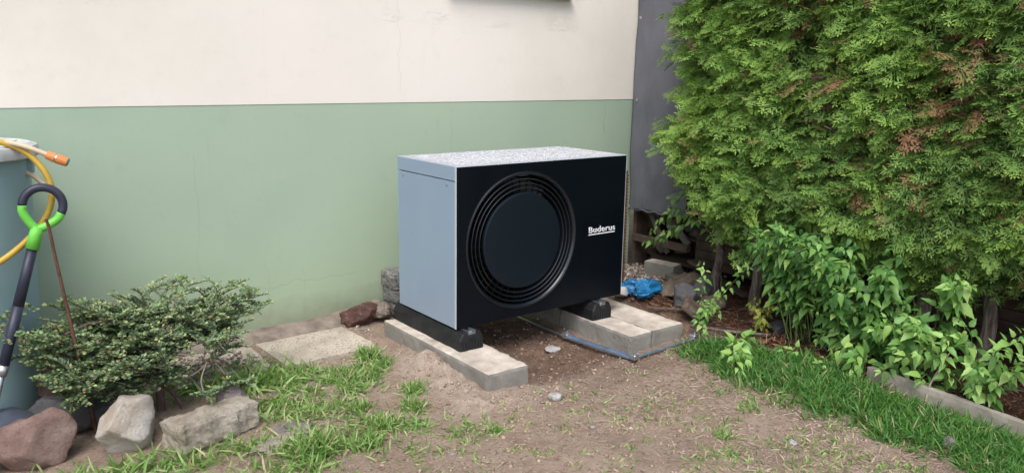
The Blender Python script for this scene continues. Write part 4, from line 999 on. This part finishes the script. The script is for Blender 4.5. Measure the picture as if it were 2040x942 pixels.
def arch(base, tip, lift=.12, sway=.03, seed=0):
    rnd = random.Random(seed); b, t = Vector(base), Vector(tip); m1 = b.lerp(t, .35)+Vector((rnd.gauss(0, sway), rnd.gauss(0, sway), lift)); m2 = b.lerp(t, .72)+Vector((rnd.gauss(0, sway*.6), rnd.gauss(0, sway*.6), lift*1.0))
    return [b, m1, m2, t]
def tipset(n, yr, zr, xr, bases, seed, lift=.10):
    rnd = random.Random(seed); o = []
    for i in range(n):
        tp = (rnd.uniform(*xr), rnd.uniform(*yr), rnd.uniform(*zr)); b = min(bases, key=lambda q: abs(q[1]-tp[1])+rnd.uniform(0, .25)); b = (b[0]+rnd.uniform(-.05, .12), b[1]+rnd.uniform(-.07, .07), b[2]); o.append(arch(b, tp, lift*rnd.uniform(.5, 1.3), .03, seed*100+i))
    return o
B1 = [(1.72, -.88, .0), (1.74, -1.02, .0), (1.70, -1.12, .0), (1.66, -.78, .0)]
st = tipset(20, (-1.05, -.60), (.48, .70), (1.40, 1.66), B1, 1, .14) + tipset(8, (-.62, -.50), (.47, .58), (1.52, 1.64), B1, 2) + tipset(5, (-.95, -.62), (.28, .42), (1.50, 1.62), B1, 3)
plant('leafy_shrub', (1.71, -.92, 0), st, 'large bushy shrub with drooping pointed leaves in front of the left hedge trunks', 'shrub', .062, seed=1, bare=.35)
B2 = [(1.70, -1.12, .0), (1.72, -1.25, .0), (1.68, -1.34, .0)]
st = tipset(22, (-1.36, -.90), (.42, .70), (1.36, 1.60), B2, 4, .16) + tipset(10, (-1.10, -.60), (.52, .64), (1.44, 1.62), B2, 44, .16) + tipset(18, (-1.40, -.98), (.12, .42), (1.50, 1.62), B2, 5, .05)
plant('leafy_shrub', (1.70, -1.2, 0), st, 'dense tall leafy shrub just right of the thick middle hedge trunk', 'shrub', .062, seed=2, bare=.3)
B3 = [(1.68, -1.5, .0), (1.70, -1.62, .0)]
st = [arch(B3[0], (1.50, -1.66, .58), .12, .01, 1), arch(B3[0], (1.52, -1.70, .56), .14, .01, 2), arch(B3[0], (1.56, -1.58, .55), .1, .01, 3), arch(B3[1], (1.50, -1.62, .54), .12, .01, 7)] + tipset(20, (-1.72, -1.30), (.06, .42), (1.42, 1.62), B3, 6, .08)
plant('leafy_shrub', (1.69, -1.55, 0), st, 'upright leafy stem with a hanging tuft of big leaves, before the dark gap', 'shrub', .070, seed=3, bare=.45, spacing=.05)
st = [arch((1.60, -1.72, 0), (1.42, -1.98, .44), .08, .02, 1), arch((1.60, -1.72, 0), (1.40, -1.90, .36), .06, .02, 2), arch((1.60, -1.72, 0), (1.36, -1.84, .26), .06, .02, 3), arch((1.55, -1.64, 0), (1.42, -1.66, .34), .08, .02, 4), arch((1.6, -1.72, 0), (1.45, -2.08, .30), .1, .02, 5), arch((1.6, -1.6, 0), (1.42, -1.55, .24), .08, .02, 6)] + [arch((1.6, -1.8, 0), (1.46+.03*i, -1.78-.06*i, .12+.05*i), .08, .02, 10+i) for i in range(5)]
plant('leafy_shrub', (1.6, -1.7, 0), st, 'low leafy shrub at the right edge arching over the kerb', 'shrub', .056, seed=4, bare=.3)
st = [arch((1.56, -1.25, 0), (1.42, -1.22, .14), .08, .01, 1), arch((1.56, -1.25, 0), (1.38, -1.28, .07), .09, .01, 2), arch((1.56, -1.22, 0), (1.46, -1.14, .10), .06, .01, 3)]
plant('leafy_sprout', (1.56, -1.24, 0), st, 'young sprout hanging over the far end of the kerb', 'plant', .062, seed=5, bare=.3, spacing=.03)
st = [arch((1.12, -.74, 0), (1.02, -.92, .04), .07, .01, i) if i == 0 else arch((1.12, -.76, 0), (1.12-.10+.07*i, -.95+.045*i, .04+.01*(i % 3)), .075, .02, i) for i in range(6)]
plant('leafy_weed', (1.12, -.76, 0), st, 'leafy weed lying on the left end of the right grass', 'weed', .052, seed=6, bare=.1, spacing=.03)
st = [[(1.58, -.22, .0), (1.55, -.24, .18), (1.52, -.27, .32), (1.47, -.28, .38)], [(1.58, -.22, .0), (1.54, -.32, .15), (1.50, -.40, .22)], [(1.58, -.22, .0), (1.50, -.30, .12), (1.45, -.36, .10)], [(1.58, -.22, .0), (1.48, -.38, .16), (1.44, -.46, .13)], [(1.58, -.22, 0), (1.44, -.32, .06), (1.38, -.42, .03)], [(1.58, -.22, .0), (1.60, -.40, .26), (1.57, -.52, .38), (1.54, -.55, .42)]]
plant('climbing_weed', (1.58, -.22, 0), st, 'straggling pale green climbing weed between the grey boulder and the left trunk', 'weed', .040, seed=7, bare=.15, spacing=.035, r=.0022)
st = [[(2.02, -.02, .0), (2.02, .02, .3), (2.0, .15, .48), (1.96, .32, .53), (1.93, .42, .50), (1.90, .50, .38)], [(2.0, .15, .48), (1.96, .3, .45), (1.92, .5, .33), (1.90, .56, .29)], [(2.0, .15, .48), (1.95, .26, .56), (1.92, .36, .57)], [(2.0, .14, .48), (1.93, .2, .52), (1.90, .12, .50)], [(2.0, .2, .49), (1.94, .34, .42), (1.92, .42, .34)]]
plant('leafy_shrub', (2.02, -.02, 0), st, 'arching leafy twig reaching left in front of the shade net hem', 'shrub', .058, seed=8, bare=.3, spacing=.05, r=.0035)
st = [arch((1.66, -.60, 0), (1.60, -.66, .20), .06, .01, 1), arch((1.66, -.60, 0), (1.58, -.58, .17), .06, .01, 2), arch((1.66, -.60, 0), (1.62, -.52, .18), .06, .01, 3), arch((1.66, -.6, 0), (1.56, -.64, .12), .05, .01, 4)]
plant('yellowing_weed', (1.66, -.6, 0), st, 'small weed with yellow and orange tinted leaves under the left shrub', 'weed', .045, LEAFY, seed=9, bare=.3, spacing=.03)
for i, (x, y, lb) in enumerate(((1.43, -.93, 'tiny green seedling in the brown litter, behind the bark strip'), (1.47, -1.10, 'small seedling in the litter left of the kerb end'), (1.36, -1.12, 'small leafy weed at the grass edge before the kerb end'))):
    plant('seedling', (x, y, 0), [arch((x, y, 0), (x-.02, y-.04, .07), .03, .01, 1), arch((x, y, 0), (x-.03, y+.03, .05), .03, .01, 2)], lb, 'seedling', .034, seed=20+i, bare=.3, spacing=.025, r=.0018)
tag(tube('dry_stick', [(1.40, -1.62, .01), (1.48, -1.60, .10), (1.60, -1.62, .24)], .0045, MT['deadtwig'], None, .003, 6), 'pale dry stick leaning up out of the bed behind the kerb', 'stick')
tag(tube('dry_stick', [(1.70, .33, .0), (1.69, .30, .09), (1.715, .27, .15)], .0035, MT['deadtwig'], None, .002, 6), 'thin bent dry stick standing beside the blue bag', 'stick')
tag(tube('dry_stick', [(1.42, -.28, .02), (1.50, -.48, .025), (1.58, -.70, .05)], .011, MT['trunk'], None, .007, 7), 'weathered grey root lying at the edge of the litter', 'root')
for i, (x, y, h) in enumerate(((1.36, -1.33, .13), (1.40, -1.42, .16), (1.33, -1.46, .15))):
    tag(tube('dry_stalk', [(x, y, 0), (x-.01, y-.005, h*.6), (x-.03, y-.02, h)], .0016, MT['straw'] if 0 else MT['deadtwig'], None, .001, 5), ['dry grass stalk nearest the kerb end', 'tallest dry grass stalk beside the kerb', 'dry bent stalk in the grass before the kerb'][i], 'stalk', 'dry stalks by the kerb')

# ---------------------------------------------------------------- grass, straw, clods, gravel
def blade(w, bend, seg=4):
    V = []; F = []
    for i in range(seg):
        t = i/seg; ww = w*(1-t**1.6)*.5+.002; y = t; V += [(-ww, bend*t*t, y*(1-.25*bend*t)), (ww, bend*t*t, y*(1-.25*bend*t))]
    V.append((0, bend, 1-.25*bend))
    for i in range(seg-1): a = 2*i; F += [(a, a+1, a+3), (a, a+3, a+2)]
    a = 2*(seg-1); F.append((a, a+1, a+2)); return np.array(V), np.array(F), np.array([v[2] for v in V])*.0
def grass(name, x, y, hmin, hmax, w, bend, m, lean=.35, deadp=.05, parent=None, label=None, cat=None, kind='stuff', group=None, zoff=0):
    n = len(x); z = ground_h(x, y)-.004+zoff; a = RNG.uniform(0, 6.283, n)
    up = np.stack([RNG.normal(0, lean, n), RNG.normal(0, lean, n), np.ones(n)], 1); up /= np.linalg.norm(up, axis=1, keepdims=True)
    ay = np.stack([np.cos(a), np.sin(a), 0*a], 1); ay -= (ay*up).sum(1, keepdims=True)*up; ay /= np.linalg.norm(ay, axis=1, keepdims=True); ax = np.cross(ay, up)
    s_ = RNG.uniform(hmin, hmax, n); tv, tf, ta = blade(w, bend)
    o = scatter(name, tv, tf, ta, np.stack([x, y, z], 1), ax, ay, up, np.stack([np.full(n, 1.)*w*0+RNG.uniform(.7, 1.3, n)*1.0, s_, s_], 1) if False else np.stack([s_*0+1, s_, s_], 1)*1.0, RNG.random(n), (RNG.random(n) < deadp).astype(float), m, parent)
    if kind: tag(o, label, cat, group, kind)
    return o
def sample(mask, n, x0, x1, y0, y1):
    x = RNG.uniform(x0, x1, n); y = RNG.uniform(y0, y1, n); k_ = RNG.random(n) < mask(x, y)
    # keep clear of beams and slabs
    k_ &= ~((x > -.09) & (x < .18) & (y > -.39)); k_ &= ~((x > .83) & (x < 1.27) & (y > -.375)); return x[k_], y[k_]
x, y = sample(lambda a, b: lushL(a, b)*(1-.95*((a > -.69) & (b > .45)))*(1-.9*((a < -1.04) & (b > -.2) & (b < .35))), 40000, -1.75, -.25, -.85, .6)
k_ = RNG.random(len(x)) < .5
o = grass('grass', x[k_], y[k_], .018, .06, .0024, .95, MT['grass_l'], .5, .06, label='lush green grass between the tan block and the left beam', cat='grass')
x1_, y1_ = x[~k_], y[~k_]
o = grass('grass', x1_, y1_, .02, .05, .0026, 1.2, MT['grass_l'], 1.0, .14, label='trodden flat grass matted among the lush blades on the left', cat='grass')
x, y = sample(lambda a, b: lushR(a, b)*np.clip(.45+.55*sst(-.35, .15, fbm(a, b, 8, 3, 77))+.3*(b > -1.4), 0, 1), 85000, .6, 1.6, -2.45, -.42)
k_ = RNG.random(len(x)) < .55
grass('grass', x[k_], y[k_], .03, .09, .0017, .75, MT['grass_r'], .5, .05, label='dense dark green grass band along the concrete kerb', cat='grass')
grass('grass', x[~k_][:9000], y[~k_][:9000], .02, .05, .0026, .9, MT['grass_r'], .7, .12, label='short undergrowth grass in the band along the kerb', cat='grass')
x, y = sample(sparse, 24000, -1.1, 1.2, -2.3, -.5)
grass('grass', x, y, .012, .038, .0018, .8, MT['grass_l'], .8, .35, label='thin sparse grass scattered over the bare foreground soil', cat='grass')
# small clumps across bare soil
cx = RNG.uniform(-1.0, 1.0, 150); cy = RNG.uniform(-1.9, -.45, 150); nb = 13
x = np.repeat(cx, nb)+RNG.normal(0, .013, 150*nb); y = np.repeat(cy, nb)+RNG.normal(0, .013, 150*nb)
grass('grass', x, y, .010, .03, .0018, .7, MT['grass_l'], .8, .3, label='little grass sprouts dotted over the sandy soil', cat='grass')
# coarse grass at the very front left among the rocks
def frontm(a, b): return np.clip(.9*blob(a, b, -1.62, -.20, .30, .07)+.8*blob(a, b, -1.25, -.30, .35, .06)+.5*blob(a, b, -1.03, -.55, .15, .14), 0, 1)
x, y = sample(frontm, 3600, -1.95, -.85, -.7, 0)
grass('grass', x, y, .03, .085, .0055, .9, MT['grass_l'], .6, .05, label='broad bladed grass along the feet of the boulders', cat='grass')
x, y = sample(lambda a, b: blob(a, b, -.93, .34, .13, .13), 900, -1.2, -.6, .1, .6)
grass('grass', x, y, .06, .13, .010, .8, MT['grass_l'], .5, .03, label='tall broad grass growing up beside the shrub and slab', cat='grass')
x, y = sample(lambda a, b: blob(a, b, -1.0, .02, .07, .10), 420, -1.2, -.8, -.2, .3)
grass('grass', x, y, .04, .10, .010, .8, MT['grass_l'], .6, .03, label='broad grass against the right end of the tan block', cat='grass')
TL = [(-.30, .335, .055, .085, 'spiky green tuft at the corner of the pale slab and left beam'), (-.27, .22, .04, .04, 'small tuft in front of the spiky one by the slab corner'), (-.42, .08, .035, .045, 'lone short tuft on soil left of the left beam'), (-.61, -.20, .035, .06, 'dark compact tuft at the right border of the lush grass'),
      (-.34, -.17, .05, .055, 'tuft nearest the left beam on the sand'), (-.42, -.32, .05, .055, 'yellow green tuft just below the one nearest the beam'), (-.61, -.40, .05, .06, 'spreading tuft below the dark compact one'), (-.93, -.46, .085, .11, 'large bright tuft in the lower left foreground'), (-.76, -.52, .06, .07, 'medium tuft right of the large bright one'),
      (-.27, -.70, .045, .04, 'thin pale tuft in the middle foreground'), (.77, -1.17, .05, .05, 'loose tuft on soil left of the kerb grass'), (.45, -1.28, .05, .05, 'loose thin tuft in the right foreground soil')]
for i, (cx_, cy_, rr, hh, lb) in enumerate(TL):
    n = int(170*rr/.05) if i not in (9, 10, 11) else 45
    x = cx_+RNG.normal(0, rr*.5, n); y = cy_+RNG.normal(0, rr*.5, n)
    grass('grass_tuft', x, y, hh*.5, hh*1.15, .0026 if i != 7 else .0034, .65, MT['grass_l'], .5, .08, label=lb, cat='grass tuft', kind=None).name
    o = col.objects[-1]; tag(o, lb, 'grass tuft', 'grass tufts on the bare soil')
# straw litter
sv_ = np.array([(-.5, 0, 0), (.5, 0, 0), (.5, 1, .02), (-.5, 1, .02), (-.35, .5, .06), (.35, .5, .06)]); sf = np.array([(0, 1, 5), (0, 5, 4), (4, 5, 2), (4, 2, 3)])
def litter(name, mask, n, rect, L0, L1, w, m, label, cat, tilt=.18, zo=.002, tb=None):
    x, y = sample(mask, n, *rect); n = len(x); z = ground_h(x, y)+zo; a = RNG.uniform(0, 6.283, n)
    d = np.stack([np.cos(a), np.sin(a), RNG.normal(0, tilt, n)], 1); ax, ay, az = frames(d, np.stack([RNG.normal(0, .4, n), RNG.normal(0, .4, n), np.ones(n)], 1))
    L_ = RNG.uniform(L0, L1, n); sc = np.stack([RNG.uniform(.6, 1.4, n)*w, L_, L_*.4+.002], 1)
    o = scatter(name, sv_, sf, np.zeros(6), np.stack([x, y, z], 1), ax, ay, az, sc, RNG.random(n)**1.3*.85 if tb is None else np.clip(RNG.normal(tb, .2, n), 0, 1), np.zeros(n), m); return tag(o, label, cat, None, 'stuff')
litter('dry_straw', lambda a, b: np.clip(.75*sst(-.45, .2, fbm(a, b, 4, 3, 55))*(1-pitm(a, b))*(1-hedgem(a, b))*(1-.8*lushL(a, b)), 0, 1), 16000, (-1.4, 1.3, -2.2, .35), .008, .034, .0020, MT['straw'], 'dry straw bits littering the bare soil', 'straw', tb=.42)
litter('dry_straw', lambda a, b: blob(a, b, .62, -.85, .42, .22)*.9+.5*blob(a, b, .75, -1.5, .4, .35), 14000, (-.2, 1.3, -2.1, -.4), .014, .05, .0026, MT['straw'], 'matted dead grass on the soil in front of the pipe corner', 'straw', tb=.5)
litter('hedge_litter', lambda a, b: hedgem(a, b)*(a < 2.3), 15000, (1.25, 2.3, -2.4, .8), .010, .040, .0035, MT['chips'], 'reddish brown needles and bark litter below the hedge', 'litter', .35, .004)
litter('hedge_litter', lambda a, b: np.clip(blob(a, b, 1.62, .12, .16, .12)+blob(a, b, 1.6, -.72, .2, .1), 0, 1), 1800, (1.3, 2.0, -1.0, .5), .015, .06, .004, MT['chips'], 'heap of orange brown dead sprigs around the grey boulder', 'litter', .5, .01, tb=.8)
litter('twig_litter', lambda a, b: hedgem(a, b)*.5*(a < 2.2)+.05*(1-lushL(a, b)), 2600, (-.9, 2.2, -2.2, .8), .03, .11, .0035, MT['straw'], 'dry twigs and stalks strewn over litter and soil', 'twigs', .12, .006, tb=.45)
# clods and gravel
oc = np.array([(1, 0, 0), (0, 1, 0), (-1, 0, 0), (0, -1, 0), (0, 0, .8), (0, 0, -.8), (.6, .6, .4), (-.6, .55, -.3)]); 
of = np.array([(0, 6, 4), (6, 1, 4), (1, 2, 4), (2, 3, 4), (3, 0, 4), (0, 5, 6), (6, 5, 1), (1, 5, 7), (7, 5, 2), (2, 5, 3), (3, 5, 0), (1, 7, 2)])
def crumbs(name, mask, n, rect, s0, s1, m, label, cat, p=3, zo=0):
    x, y = sample(mask, n, *rect); n = len(x); a = RNG.uniform(0, 6.283, n); s_ = s0+(s1-s0)*RNG.random(n)**p
    d = np.stack([np.cos(a), np.sin(a), RNG.normal(0, .4, n)], 1); ax, ay, az = frames(d, np.stack([RNG.normal(0, .5, n), RNG.normal(0, .5, n), np.ones(n)], 1))
    sc = np.stack([s_*RNG.uniform(.7, 1.3, n), s_*RNG.uniform(.7, 1.3, n), s_*RNG.uniform(.5, .9, n)], 1)
    o = scatter(name, oc, of, np.zeros(8), np.stack([x, y, ground_h(x, y)+s_*.25+zo], 1), ax, ay, az, sc, (np.clip(RNG.normal(.45-.25*pitm(x, y), .12, n), 0, 1) if name == 'soil_clods' else RNG.random(n)), np.zeros(n), m); return tag(o, label, cat, None, 'stuff')
crumbs('soil_clods', lambda a, b: np.clip(.22+.9*pitm(a, b)+.9*blob(a, b, -.16, -.1, .13, .5)+.9*blob(a, b, .05, -.5, .3, .1), 0, 1)*(1-hedgem(a, b)), 30000, (-1.1, 1.5, -2.1, .9), .0018, .013, MT['clods'], 'loose soil crumbs around the concrete beams', 'soil', 6)
crumbs('gravel', lambda a, b: blob(a, b, 1.98, .72, .35, .26), 5200, (1.4, 2.6, .3, .97), .006, .020, MT['gravel'], 'grey and brown gravel heap at the wall corner behind the blue bag', 'gravel', 1.5, .006)
crumbs('gravel', lambda a, b: blob(a, b, -1.0, .66, .18, .14), 900, (-1.35, -.7, .45, .9), .007, .016, MT['gravel'], 'pale pinkish gravel lying on the slab under the shrub', 'gravel', 1.2, .02)
crumbs('gravel', lambda a, b: blob(a, b, -.02, .74, .10, .08), 500, (-.2, .15, .62, .9), .005, .013, MT['gravel'], 'small rubble at the foot of the red brick', 'gravel', 1.2)
